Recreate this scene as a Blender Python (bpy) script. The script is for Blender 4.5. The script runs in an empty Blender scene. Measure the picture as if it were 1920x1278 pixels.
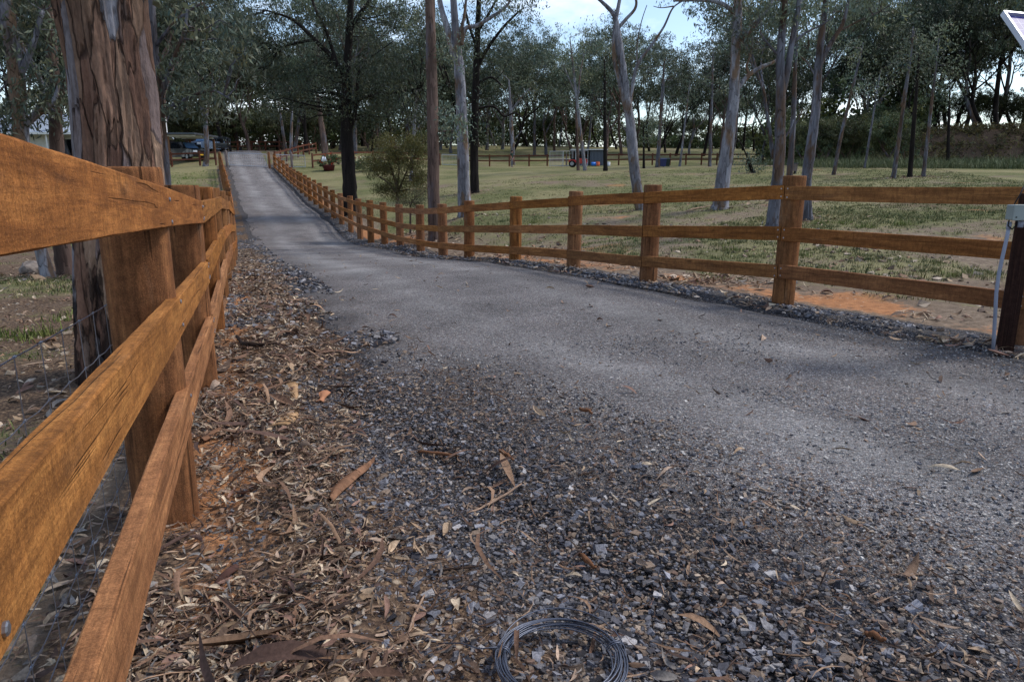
import bpy, bmesh, math, random
import numpy as np
from mathutils import Vector, Matrix
R0 = random.Random(7)
RN = np.random.default_rng(11)
SC = bpy.context.scene
COL = SC.collection
PI = math.pi

# ------------------------------------------------------------------ camera
FPX, PITCH, CAMH = 1313.0, math.radians(12.95), 1.4
cd = bpy.data.cameras.new('camera'); cam = bpy.data.objects.new('camera', cd); COL.objects.link(cam)
cam.location = (0, 0, CAMH); cam.rotation_euler = (PI/2-PITCH, 0, 0)
cd.sensor_width = 36; cd.lens = 36*FPX/1920; cd.clip_start = .05; cd.clip_end = 6000
SC.camera = cam

def at(px, py, Y):
    """world point seen at photo pixel px,py at ground distance Y"""
    u = (px-960)/FPX; v = (639-py)/FPX
    k = Y/(math.cos(PITCH)+v*math.sin(PITCH))
    return Vector((u*k, Y, CAMH+k*(-math.sin(PITCH)+v*math.cos(PITCH))))

# ------------------------------------------------------------------ noise
def _h(ix, iy, s):
    n = (ix.astype(np.int64)*374761393 + iy.astype(np.int64)*668265263 + s*1442695041) & 0x7fffffff
    n = ((n ^ (n >> 13))*1274126177) & 0x7fffffff
    n = (n ^ (n >> 16)) & 0xffff
    return n/65535.0
def vnoise(x, y, s=0):
    ix = np.floor(x); iy = np.floor(y); fx = x-ix; fy = y-iy
    fx = fx*fx*(3-2*fx); fy = fy*fy*(3-2*fy)
    a = _h(ix, iy, s); b = _h(ix+1, iy, s); c = _h(ix, iy+1, s); d = _h(ix+1, iy+1, s)
    return (a*(1-fx)+b*fx)*(1-fy)+(c*(1-fx)+d*fx)*fy
def fbm(x, y, s=0, o=4):
    r = 0; a = .5; t = 0
    for i in range(o):
        r = r+a*vnoise(x, y, s+i*17); t += a; a *= .5; x = x*2.03+11.3; y = y*2.03+5.7
    return r/t
def sstep(a, b, x):
    t = np.clip((np.asarray(x, float)-a)/(b-a), 0, 1); return t*t*(3-2*t)

# ------------------------------------------------------------------ layout along the drive: t along it, n across it
TX, TY = -.3512, .9363
def tn(x, y): return TX*x+TY*y, TY*x-TX*y
def xy(t, n): return TX*t+TY*n, TY*t-TX*n
RP = [(1905,645),(1467,572),(1215,527),(1075,506),(966,489),(880,485),(831,480),(789,475),(751,465),(722,462),(696,457),
      (676,450),(658,437),(641,420),(626,410),(613,400),(602,392),(592,384),(582,377),(574,369),(566,362),(560,356),(553,350),
      (547,345),(540,338),(533,331),(525,324),(516,315)]
SPAN = 2.3
rpost = []
for i, (px, py) in enumerate(RP):
    d = at(px, py, 1.0)-Vector((0, 0, CAMH))
    if i < 2: Y = -CAMH/d.z
    else:
        k = d.x; q = rpost[-1]
        a = k*k+1; b = -2*(k*q.x+q.y); c = q.x**2+q.y**2-SPAN**2
        Y = (-b+math.sqrt(max(0, b*b-4*a*c)))/(2*a)
    rpost.append(Vector((0, 0, CAMH))+d*Y)
RT = np.array([tn(p.x, p.y) for p in rpost])
def nR(t): return np.interp(t, np.r_[-8, RT[:, 0]], np.r_[7.3, RT[:, 1]])
def zR(t): return np.interp(t, np.r_[-3, RT[:, 0], 75, 85], np.r_[.1, [p.z for p in rpost], 3.2, 4.6])
def nF(t): return -.405-1.33*(np.clip((np.asarray(t, float)-20)/47, 0, 2))**1.5
def nL(t): return np.interp(t, [-6, 1.5, 2.5, 5, 8, 15, 30, 67, 90], [1.6, 1.55, 1.4, .95, .75, .5, .2, -1.0, -2.2])

# ------------------------------------------------------------------ terrain
cp = [(p.x, p.y, p.z) for p in rpost]
for t in (-2, 0, 2, 3, 6, 9, 13, 17, 21, 25, 29, 33, 37, 41, 46, 51, 56, 62, 66, 72):
    for k_, n in ((1, float(nF(t))), (.3, float(nF(t)*.4+nR(t)*.6))):
        x, y = xy(t, n); cp.append((x, y, float(zR(t))+k_*float(np.interp(t, [-4, .75, 3.05, 5.3, 8, 12, 20], [.32, .115, 0, -.07, -.10, -.06, 0]))))
cp += [(9,9,.05),(14,12,.3),(7,18,.37),(15,20,.8),(3,20,.0),(25,25,1.1),(.2,26,.05),(6.9,23,.5),(-1.8,25,.25),(-2.4,22,-.35),
       (-8.7,38,0),(-2,40,.7),(8,40,1.2),(20,40,1.6),(0,50,1.65),(20,60,2.57),(-6,79,2.9),(8,79,2.95),(24,79,3.0),(0,62,2.2),(-10,62,2.3),(36,50,2.2),(45,40,1.8),
       (-9,11.5,-.25),(-15,22,-.7),(-22,30,-.4),(-20,45,.5),(-30,45,1.0),(-23,52,1.2),(-45,60,2.4),(-30,64,2.5),(-28,80,4.4),(-40,95,5),(-70,90,5),(0,125,7),(-40,130,7.4),(40,125,6.5),
       (90,110,6),(0,220,9),(-160,220,10),(160,220,8),(-200,60,6),(200,60,4),(160,-60,1),(-160,-60,0),(0,-110,0),(0,-20,.3),(6,0,.1),(10,4,.1),(-5,2,-.15),(-10,4,-.3)]
cp = np.array(cp); cxy = cp[:, :2]/30.0
def _k(d2): return np.where(d2 > 1e-12, .5*d2*np.log(np.maximum(d2, 1e-12)), 0)
N_ = len(cp)
A = np.zeros((N_+3, N_+3))
A[:N_, :N_] = _k(((cxy[:, None]-cxy[None])**2).sum(-1))+np.eye(N_)*2e-3
A[:N_, N_] = 1; A[:N_, N_+1:] = cxy; A[N_:, :N_] = A[:N_, N_:].T
W = np.linalg.solve(A, np.r_[cp[:, 2], 0, 0, 0])
def hz(x, y):
    x = np.asarray(x, float); y = np.asarray(y, float); sh = x.shape
    p = np.stack([x.ravel(), y.ravel()], 1)/30.0; out = np.empty(len(p))
    for i in range(0, len(p), 20000):
        q = p[i:i+20000]
        out[i:i+20000] = _k(((q[:, None]-cxy[None])**2).sum(-1))@W[:N_]+W[N_]+q@W[N_+1:]
    r = np.hypot(x.ravel(), y.ravel()); m = sstep(180, 420, r); out = out*(1-m)+8.5*m
    # bank behind the right-hand trees
    bx, by = p[:, 0]*30, p[:, 1]*30
    dn = (bx*.33+by*.944)-(34*.33+61*.944); ds = bx*.944-by*.33
    out += 3.0*sstep(0, 6.5, dn)*sstep(7, 15, ds)*(1-sstep(26, 50, dn))*(1-sstep(70, 110, ds))
    return out.reshape(sh)
def gz(x, y): return float(hz(np.array([x]), np.array([y]))[0])

# ------------------------------------------------------------------ mesh helpers
def np_mesh(name, verts, faces, col=None, uv=None, smooth=False):
    """faces: int array (n,3|4) or list of such arrays"""
    me = bpy.data.meshes.new(name)
    verts = np.asarray(verts, np.float32); fl = faces if isinstance(faces, list) else [faces]
    fl = [np.asarray(f, np.int32) for f in fl if len(f)]
    nl = sum(f.size for f in fl); nf = sum(len(f) for f in fl)
    me.vertices.add(len(verts)); me.vertices.foreach_set('co', verts.ravel())
    me.loops.add(nl); me.polygons.add(nf)
    li = np.concatenate([f.ravel() for f in fl]); tot = np.concatenate([np.full(len(f), f.shape[1], np.int32) for f in fl])
    st = np.r_[0, np.cumsum(tot)[:-1]].astype(np.int32)
    me.loops.foreach_set('vertex_index', li); me.polygons.foreach_set('loop_start', st); me.polygons.foreach_set('loop_total', tot)
    me.polygons.foreach_set('use_smooth', np.full(nf, smooth))
    if col is not None:
        c = np.asarray(col, np.float32)
        if c.shape[1] == 3: c = np.c_[c, np.ones(len(c), np.float32)]
        a = me.color_attributes.new('Col', 'FLOAT_COLOR', 'POINT'); a.data.foreach_set('color', c.ravel())
    if uv is not None:
        u = me.uv_layers.new(name='UVMap'); u.data.foreach_set('uv', np.asarray(uv, np.float32)[li].ravel())
    me.update(calc_edges=True); me.validate()
    return me
def link(name, me, mat=None, parent=None, loc=None):
    o = bpy.data.objects.new(name, me); COL.objects.link(o)
    if mat is not None and not me.materials: me.materials.append(mat)
    if parent is not None: o.parent = parent
    if loc is not None: o.location = loc
    return o
def tag(o, label=None, cat=None, group=None, kind=None):
    if label: o['label'] = label
    if cat: o['category'] = cat
    if group: o['group'] = group
    if kind: o['kind'] = kind
    return o
def thing(name, label, cat, loc=(0, 0, 0), rz=0, group=None):
    o = bpy.data.objects.new(name, None); COL.objects.link(o); o.location = loc; o.rotation_euler = (0, 0, rz)
    o.empty_display_size = .2
    return tag(o, label, cat, group)

class MB:
    """collects simple shapes into one mesh"""
    def __init__(s): s.v = []; s.q = []; s.t = []; s.n = 0; s.uv = []; s.hasuv = False
    def add(s, v, q=(), t=(), uv=None):
        v = np.asarray(v, float).reshape(-1, 3); s.v.append(v)
        if len(q): s.q.append(np.asarray(q, int)+s.n)
        if len(t): s.t.append(np.asarray(t, int)+s.n)
        s.uv.append(np.zeros((len(v), 2)) if uv is None else np.asarray(uv, float)); s.hasuv |= uv is not None
        s.n += len(v)
    def box(s, c, d, rz=0, bev=0):
        c = np.array(c, float); d = np.array(d, float)/2
        v = np.array([[x, y, z] for x in (-1, 1) for y in (-1, 1) for z in (-1, 1)], float)*d
        if rz: cz, sz = math.cos(rz), math.sin(rz); v = v@np.array([[cz, sz, 0], [-sz, cz, 0], [0, 0, 1]])
        s.add(v+c, [[0,1,3,2],[4,6,7,5],[0,4,5,1],[2,3,7,6],[0,2,6,4],[1,5,7,3]])
    def tube(s, pts, rad, k=8, caps=True, jit=0):
        pts = np.array([tuple(p) for p in pts], float); n = len(pts)
        rad = np.broadcast_to(np.asarray(rad, float), (n,))
        tg = np.gradient(pts, axis=0); tg /= np.linalg.norm(tg, axis=1)[:, None]+1e-9
        ref = np.array([0, 0, 1.]) if abs(tg[0][2]) < .9 else np.array([1., 0, 0])
        vs = []; us = []; L = np.r_[0, np.cumsum(np.linalg.norm(np.diff(pts, axis=0), axis=1))]
        u = np.cross(ref, tg[0]); u /= np.linalg.norm(u)
        for i in range(n):
            u = u-tg[i]*(u@tg[i]); u /= np.linalg.norm(u)+1e-9; w = np.cross(tg[i], u)
            a = np.arange(k)*2*PI/k
            rr = rad[i]*(1+(RN.normal(0, jit, k) if jit else 0))
            vs.append(pts[i]+np.outer(np.cos(a)*rr, u)+np.outer(np.sin(a)*rr, w)); us.append(np.c_[np.full(k, L[i]), a/(2*PI)])
        V = np.concatenate(vs); U = np.concatenate(us)
        i, j = np.meshgrid(np.arange(n-1), np.arange(k), indexing='ij'); j2 = (j+1) % k
        q = np.stack([i*k+j, i*k+j2, (i+1)*k+j2, (i+1)*k+j], -1).reshape(-1, 4)
        t = []
        if caps:
            V = np.concatenate([V, pts[:1], pts[-1:]]); U = np.concatenate([U, [[0, .5]], [[L[-1], .5]]]); a, b = n*k, n*k+1
            t = [[a, (x+1) % k, x] for x in range(k)]+[[b, (n-1)*k+x, (n-1)*k+(x+1) % k] for x in range(k)]
        s.add(V, q, t, U)
    def lathe(s, c, prof, k=24, axis='z'):
        c = np.array(c, float); n = len(prof); a = np.arange(k)*2*PI/k; vs = []
        for r, z in prof: vs.append(np.c_[np.cos(a)*r, np.sin(a)*r, np.full(k, z)])
        V = np.concatenate(vs+[np.array([[0, 0, prof[0][1]], [0, 0, prof[-1][1]]])])
        if axis == 'x': V = V[:, [2, 0, 1]]
        if axis == 'y': V = V[:, [1, 2, 0]]
        i, j = np.meshgrid(np.arange(n-1), np.arange(k), indexing='ij'); j2 = (j+1) % k
        q = np.stack([i*k+j, i*k+j2, (i+1)*k+j2, (i+1)*k+j], -1).reshape(-1, 4)
        t = [[n*k, (x+1) % k, x] for x in range(k)]+[[n*k+1, (n-1)*k+x, (n-1)*k+(x+1) % k] for x in range(k)]
        s.add(V+c, q, t)
    def prism(s, prof, x0, x1):
        """profile in (y,z), extruded along x"""
        m = len(prof); p = np.array(prof, float)
        V = np.concatenate([np.c_[np.full(m, x0), p], np.c_[np.full(m, x1), p], [[x0, *p.mean(0)]], [[x1, *p.mean(0)]]])
        q = [[i, (i+1) % m, m+(i+1) % m, m+i] for i in range(m)]
        t = [[2*m, (i+1) % m, i] for i in range(m)]+[[2*m+1, m+i, m+(i+1) % m] for i in range(m)]
        s.add(V, q, t)
    def mesh(s, name, smooth=False, col=None):
        V = np.concatenate(s.v); f = []
        if s.q: f.append(np.concatenate(s.q))
        if s.t: f.append(np.concatenate(s.t))
        c = None if col is None else np.broadcast_to(col, (len(V), len(col)))
        return np_mesh(name, V, f, c, np.concatenate(s.uv) if s.hasuv else None, smooth)
    def build(s, name, mat, parent=None, smooth=False, loc=None): return link(name, s.mesh(name, smooth), mat, parent, loc)

# ------------------------------------------------------------------ material helpers
class M:
    def __init__(s, name):
        s.m = bpy.data.materials.new(name); s.m.use_nodes = True; s.nt = s.m.node_tree; s.nt.nodes.clear()
        s.out = s.nt.nodes.new('ShaderNodeOutputMaterial')
    def n(s, typ, **kw):
        nd = s.nt.nodes.new('ShaderNode'+typ)
        for k, v in kw.items():
            if k.startswith('i_'):
                key = k[2:]; key = int(key) if key.isdigit() else key.replace('_', ' ')
                s.set(nd.inputs[key], v)
            else: setattr(nd, k, v)
        return nd
    def set(s, inp, v):
        if hasattr(v, 'outputs'): v = v.outputs[0]
        if isinstance(v, bpy.types.NodeSocket): s.nt.links.new(v, inp)
        else:
            if isinstance(v, (tuple, list)) and len(v) == 3 and inp.type == 'RGBA': v = (*v, 1)
            inp.default_value = v
    def coord(s, kind='Object', scale=(1, 1, 1), loc=(0, 0, 0), off=None):
        c = s.n('TexCoord'); v = c.outputs[kind]
        if off is not None:
            a = s.n('VectorMath', operation='ADD'); s.set(a.inputs[0], v); s.set(a.inputs[1], off); v = a.outputs[0]
        mp = s.n('Mapping'); s.set(mp.inputs['Vector'], v); mp.inputs['Scale'].default_value = scale; mp.inputs['Location'].default_value = loc
        return mp.outputs[0]
    def noise(s, vec, scale, detail=4, rough=.55, dist=0):
        nd = s.n('TexNoise'); s.set(nd.inputs['Vector'], vec); nd.inputs['Scale'].default_value = scale
        nd.inputs['Detail'].default_value = detail; nd.inputs['Roughness'].default_value = rough; nd.inputs['Distortion'].default_value = dist
        return nd.outputs['Fac']
    def ramp(s, fac, stops, interp='LINEAR'):
        nd = s.n('ValToRGB'); s.set(nd.inputs[0], fac); cr = nd.color_ramp; cr.interpolation = interp
        while len(cr.elements) < len(stops): cr.elements.new(.5)
        for e, (p, c) in zip(cr.elements, stops):
            e.position = p; e.color = (c, c, c, 1) if isinstance(c, (int, float)) else (*c, 1)
        return nd.outputs[0]
    def mix(s, f, a, b, mode='MIX'):
        nd = s.n('Mix', data_type='RGBA', blend_type=mode); s.set(nd.inputs[0], f); s.set(nd.inputs[6], a); s.set(nd.inputs[7], b); return nd.outputs[2]
    def math(s, op, a, b=0, clamp=False):
        nd = s.n('Math', operation=op, use_clamp=clamp); s.set(nd.inputs[0], a); s.set(nd.inputs[1], b); return nd.outputs[0]
    def attr(s, name='Col'): return s.n('Attribute', attribute_name=name)
    def rand(s): return s.n('ObjectInfo').outputs['Random']
    def bump(s, h, strength=.3, dist=.02, normal=None):
        nd = s.n('Bump'); s.set(nd.inputs['Height'], h); nd.inputs['Strength'].default_value = strength; nd.inputs['Distance'].default_value = dist
        if normal is not None: s.set(nd.inputs['Normal'], normal)
        return nd.outputs[0]
    def done(s, col, rough=.8, bump=None, spec=.3, metal=0):
        b = s.n('BsdfPrincipled'); s.set(b.inputs['Base Color'], col); s.set(b.inputs['Roughness'], rough)
        s.set(b.inputs['Specular IOR Level'], spec); s.set(b.inputs['Metallic'], metal)
        if bump is not None: s.set(b.inputs['Normal'], bump)
        s.nt.links.new(b.outputs[0], s.out.inputs[0]); return s.m

MAT = {}
def plain(name, c, rough=.6, spec=.3, metal=0, var=.12, scale=3):
    m = M(name); v = m.coord(); f = m.noise(v, scale, 5)
    c2 = tuple(x*(1-var*1.6) for x in c); c1 = tuple(min(1, x*(1+var)) for x in c)
    MAT[name] = m.done(m.ramp(f, [(.3, c2), (.7, c1)]), rough, None, spec, metal); return MAT[name]
def srgb(r, g, b): return tuple(((x/255+.055)/1.055)**2.4 if x/255 > .04045 else x/255/12.92 for x in (r, g, b))

def wood(name, light, mid, dark, along, saw=.0, grey=.25):
    """along: 'u' uses UV (u metres along the grain); posts use the same"""
    m = M(name); rn = m.rand()
    off = m.n('CombineXYZ'); m.set(off.inputs[0], m.math('MULTIPLY', rn, 37.0)); m.set(off.inputs[1], m.math('MULTIPLY', rn, 19.0))
    v = m.coord('UV', (1.2, 14, 1), off=off.outputs[0]); vf = m.coord('UV', (6, 70, 1), off=off.outputs[0])
    vb = m.coord('UV', (1.5, 2.2, 1), off=off.outputs[0]); vs = m.coord('UV', (55, 6, 1), off=off.outputs[0])
    ob = m.coord('Object', (1, 1, 1))
    g1 = m.noise(v, 1.6, 6, .6, .6); g2 = m.noise(vf, 1.5, 3, .6); big = m.noise(vb, 1.3, 3, .5); fine = m.noise(ob, 190, 4, .7); fz = m.noise(ob, 28, 5, .65)
    c = m.ramp(g1, [(.28, dark), (.5, mid), (.75, light)])
    c = m.mix(m.ramp(big, [(.42, 0), (.75, .75)]), c, tuple(x*.55 for x in mid))
    c = m.mix(m.math('MULTIPLY', m.ramp(g2, [(.45, 0), (.72, 1)]), .5), c, dark)
    gy = m.noise(m.coord('UV', (.9, 3.5, 1), (3, 5, 0), off=off.outputs[0]), 1.7, 4, .6)
    c = m.mix(m.math('MULTIPLY', m.ramp(gy, [(.58, 0), (.75, 1)]), grey), c, srgb(140, 118, 95))
    kn = m.n('TexVoronoi', feature='F1'); m.set(kn.inputs['Vector'], m.coord('UV', (1.3, 4.5, 1), off=off.outputs[0])); kn.inputs['Scale'].default_value = 1.3
    kf = m.ramp(kn.outputs['Distance'], [(.035, 1), (.11, 0)])
    c = m.mix(m.math('MULTIPLY', kf, .75), c, tuple(x*.22 for x in mid))
    cr = m.noise(m.coord('UV', (.7, 22, 1), (9, 2, 0), off=off.outputs[0]), 1.6, 2, .4, .3)
    ck = m.ramp(cr, [(.655, 0), (.70, 1)])
    c = m.mix(m.math('MULTIPLY', ck, .8 if not saw else .3), c, tuple(x*.12 for x in mid))
    h = m.math('ADD', m.math('MULTIPLY', g2, .5), m.math('MULTIPLY', fine, .6))
    if saw:
        sn = m.noise(vs, 1.0, 3, .65); h = m.math('ADD', h, m.math('MULTIPLY', sn, 1.4))
        c = m.mix(m.math('MULTIPLY', m.ramp(sn, [(.5, 0), (.75, 1)]), saw), c, dark)
    c = m.mix(m.math('MULTIPLY', m.ramp(fine, [(.36, 1), (.55, 0)]), .5), c, dark); c = m.mix(m.math('MULTIPLY', m.ramp(fine, [(.55, 0), (.68, 1)]), .3), c, light); c = m.mix(1.0, c, m.ramp(fz, [(.3, .74), (.7, 1.2)]), 'MULTIPLY')
    hv = m.n('HueSaturation'); m.set(hv.inputs['Color'], c); r2 = m.math('FRACT', m.math('MULTIPLY', rn, 7.31)); r3 = m.math('FRACT', m.math('MULTIPLY', rn, 13.7))
    m.set(hv.inputs['Value'], m.math('ADD', m.math('MULTIPLY', r2, .36), .9)); m.set(hv.inputs['Saturation'], m.math('ADD', m.math('MULTIPLY', r3, .14), .86)); m.set(hv.inputs['Hue'], m.math('ADD', m.math('MULTIPLY', rn, .006), .498)); c = hv.outputs[0]
    h = m.math('SUBTRACT', h, m.math('MULTIPLY', ck, 1.2))
    MAT[name] = m.done(c, .9, m.bump(h, .75, .006), .12); return MAT[name]
wood('rail_wood', srgb(196, 130, 62), srgb(156, 97, 42), srgb(94, 55, 24), 'u', saw=.6, grey=.22)
wood('post_wood', srgb(172, 114, 62), srgb(130, 82, 44), srgb(74, 47, 26), 'u', grey=.5)
wood('dark_post_wood', srgb(74, 46, 34), srgb(52, 32, 26), srgb(28, 18, 16), 'u', grey=.05)
wood('red_rail_wood', srgb(128, 80, 58), srgb(104, 60, 44), srgb(70, 40, 30), 'u', grey=.2)

def bark(name, stops, stretch=.18, scale=2.2, patch=None, bumps=.5, fine=7):
    m = M(name); rn = m.rand(); off = m.n('CombineXYZ')
    for i, k in enumerate((31., 17., 53.)): m.set(off.inputs[i], m.math('MULTIPLY', rn, k))
    v = m.coord('Object', (1, 1, stretch), off=off.outputs[0])
    f = m.noise(v, scale, 6, .62, .5); f2 = m.noise(v, scale*fine, 5, .6)
    c = m.ramp(m.math('ADD', m.math('MULTIPLY', f, .75), m.math('MULTIPLY', f2, .25)), stops)
    if patch:
        pc, lo, hi, sc = patch
        pf = m.noise(m.coord('Object', (1, 1, .3), (5, 3, 1), off=off.outputs[0]), sc, 4, .6)
        c = m.mix(m.ramp(pf, [(lo, 0), (hi, 1)]), c, pc)
    nz = m.n('VectorMath', operation='ADD'); m.set(nz.inputs[0], m.coord('Object', (1, 1, stretch*1.4), (2, 8, 3), off=off.outputs[0]))
    ns = m.n('TexNoise'); m.set(ns.inputs['Vector'], v); ns.inputs['Scale'].default_value = scale*2; sc_ = m.n('VectorMath', operation='SCALE'); m.set(sc_.inputs[0], ns.outputs['Color']); sc_.inputs['Scale'].default_value = .22; m.set(nz.inputs[1], sc_)
    vo = m.n('TexVoronoi'); m.set(vo.inputs['Vector'], nz); vo.inputs['Scale'].default_value = scale*2.6
    ve = m.n('TexVoronoi', feature='DISTANCE_TO_EDGE'); m.set(ve.inputs['Vector'], nz); ve.inputs['Scale'].default_value = scale*2.6
    sp = m.n('SeparateColor'); m.set(sp.inputs[0], vo.outputs['Color'])
    c = m.mix(1.0, c, m.ramp(sp.outputs[0], [(0, .68), (.5, 1), (1, 1.22)], 'LINEAR'), 'MULTIPLY')
    ek = m.math('MULTIPLY', m.ramp(ve.outputs['Distance'], [(.0, 1), (.05, 0)]), m.ramp(sp.outputs[1], [(.3, .15), (.8, .8)]))
    c = m.mix(ek, c, srgb(44, 36, 33))
    h = m.math('SUBTRACT', m.math('ADD', f, m.math('MULTIPLY', f2, .6)), m.math('MULTIPLY', ek, .5)); h = m.math('ADD', h, m.math('MULTIPLY', sp.outputs[0], .35))
    MAT[name] = m.done(c, .85, m.bump(h, bumps, .035), .15); return MAT[name]
bark('pale_bark', [(.3, srgb(70, 66, 68)), (.46, srgb(116, 115, 122)), (.62, srgb(148, 148, 154)), (.75, srgb(172, 168, 164))], .2, 3.4, (srgb(112, 92, 76), .50, .60, 3.0), .9)
bark('grey_bark', [(.3, srgb(54, 48, 46)), (.48, srgb(92, 90, 96)), (.62, srgb(118, 120, 130)), (.75, srgb(140, 138, 140))], .15, 3.6, (srgb(92, 74, 62), .48, .58, 2.8), 1.0)
bark('brown_bark', [(.3, srgb(58, 46, 42)), (.5, srgb(98, 80, 72)), (.7, srgb(128, 108, 98))], .12, 3.4, (srgb(92, 92, 100), .56, .7, 1.6), .7)
bark('black_bark', [(.3, srgb(16, 14, 13)), (.5, srgb(32, 27, 25)), (.72, srgb(58, 50, 46))], .1, 4.0, None, 1.0)
bark('log_bark', [(.3, srgb(70, 52, 40)), (.5, srgb(120, 94, 74)), (.7, srgb(160, 134, 110))], .5, 8.0, None, .6)

def leafmat(name, tint, trans=.22, rough=.55):
    m = M(name); a = m.attr(); rn = m.rand()
    c = m.mix(1.0, a.outputs['Color'], tint, 'MULTIPLY')
    hs = m.n('HueSaturation'); m.set(hs.inputs['Color'], c); m.set(hs.inputs['Value'], m.math('ADD', m.math('MULTIPLY', rn, .75), .7))
    m.set(hs.inputs['Hue'], m.math('ADD', m.math('MULTIPLY', rn, .03), .485))
    c = hs.outputs[0]
    b = m.n('BsdfPrincipled'); m.set(b.inputs['Base Color'], c); b.inputs['Roughness'].default_value = rough; b.inputs['Specular IOR Level'].default_value = .3
    t = m.n('BsdfTranslucent'); m.set(t.inputs['Color'], c)
    mx = m.n('MixShader'); mx.inputs[0].default_value = trans; m.nt.links.new(b.outputs[0], mx.inputs[1]); m.nt.links.new(t.outputs[0], mx.inputs[2])
    m.nt.links.new(mx.outputs[0], m.out.inputs[0]); MAT[name] = m.m; return m.m
leafmat('gum_leaf', (1, 1, 1))
leafmat('bush_leaf', (1.15, 1.05, .7))
def attrmat(name, rough=.85, spec=.2, bs=0, sc=60):
    m = M(name); a = m.attr(); f = m.noise(m.coord('Object'), sc, 4, .6)
    c = m.mix(1.0, a.outputs['Color'], m.ramp(f, [(.3, .62), (.7, 1.25)]), 'MULTIPLY')
    MAT[name] = m.done(c, rough, m.bump(f, bs, .004) if bs else None, spec); return MAT[name]
attrmat('litter_leaf', .8, .2, .3, 90)
attrmat('stone', .8, .25, .5, 120)
attrmat('grass_blade', .7, .2)

# ------------------------------------------------------------------ world and light
SUN_EL, SUN_AZ = math.radians(52), math.radians(72)
w = bpy.data.worlds.new('World'); SC.world = w; w.use_nodes = True; nt = w.node_tree; nt.nodes.clear()
wo = nt.nodes.new('ShaderNodeOutputWorld'); bg = nt.nodes.new('ShaderNodeBackground'); bg.inputs[1].default_value = .11
sk = nt.nodes.new('ShaderNodeTexSky'); sk.sky_type = 'NISHITA'; sk.sun_disc = False; sk.sun_elevation = SUN_EL; sk.sun_rotation = SUN_AZ
sk.air_density = 1.0; sk.dust_density = .8; sk.ozone_density = 1.5
tc = nt.nodes.new('ShaderNodeTexCoord'); mp = nt.nodes.new('ShaderNodeMapping'); mp.inputs['Scale'].default_value = (1, 1, 2.6)
nt.links.new(tc.outputs['Generated'], mp.inputs['Vector'])
cn = nt.nodes.new('ShaderNodeTexNoise'); cn.inputs['Scale'].default_value = 2.6; cn.inputs['Detail'].default_value = 7; cn.inputs['Roughness'].default_value = .58
nt.links.new(mp.outputs[0], cn.inputs['Vector'])
cr = nt.nodes.new('ShaderNodeValToRGB'); cr.color_ramp.elements[0].position = .50; cr.color_ramp.elements[1].position = .76
nt.links.new(cn.outputs['Fac'], cr.inputs[0])
mx = nt.nodes.new('ShaderNodeMix'); mx.data_type = 'RGBA'; nt.links.new(cr.outputs[0], mx.inputs[0]); nt.links.new(sk.outputs[0], mx.inputs[6])
mx.inputs[7].default_value = (8.6, 8.8, 9.2, 1)
nt.links.new(mx.outputs[2], bg.inputs[0]); nt.links.new(bg.outputs[0], wo.inputs[0])
sd = bpy.data.lights.new('sun', 'SUN'); sd.energy = 1.5; sd.angle = math.radians(10); sd.color = (1, .95, .88)
so = bpy.data.objects.new('sun', sd); COL.objects.link(so)
dv = Vector((math.sin(SUN_AZ)*math.cos(SUN_EL), math.cos(SUN_AZ)*math.cos(SUN_EL), math.sin(SUN_EL)))
so.rotation_euler = dv.to_track_quat('Z', 'Y').to_euler(); so.location = dv*60
SC.view_settings.view_transform = 'Standard'; SC.view_settings.look = 'None'; SC.view_settings.exposure = 0.93; SC.view_settings.gamma = 1
SC.cycles.max_bounces = 5; SC.cycles.diffuse_bounces = 3; SC.cycles.transparent_max_bounces = 4
SC.cycles.use_denoising = True; SC.cycles.sample_clamp_indirect = 6
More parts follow.
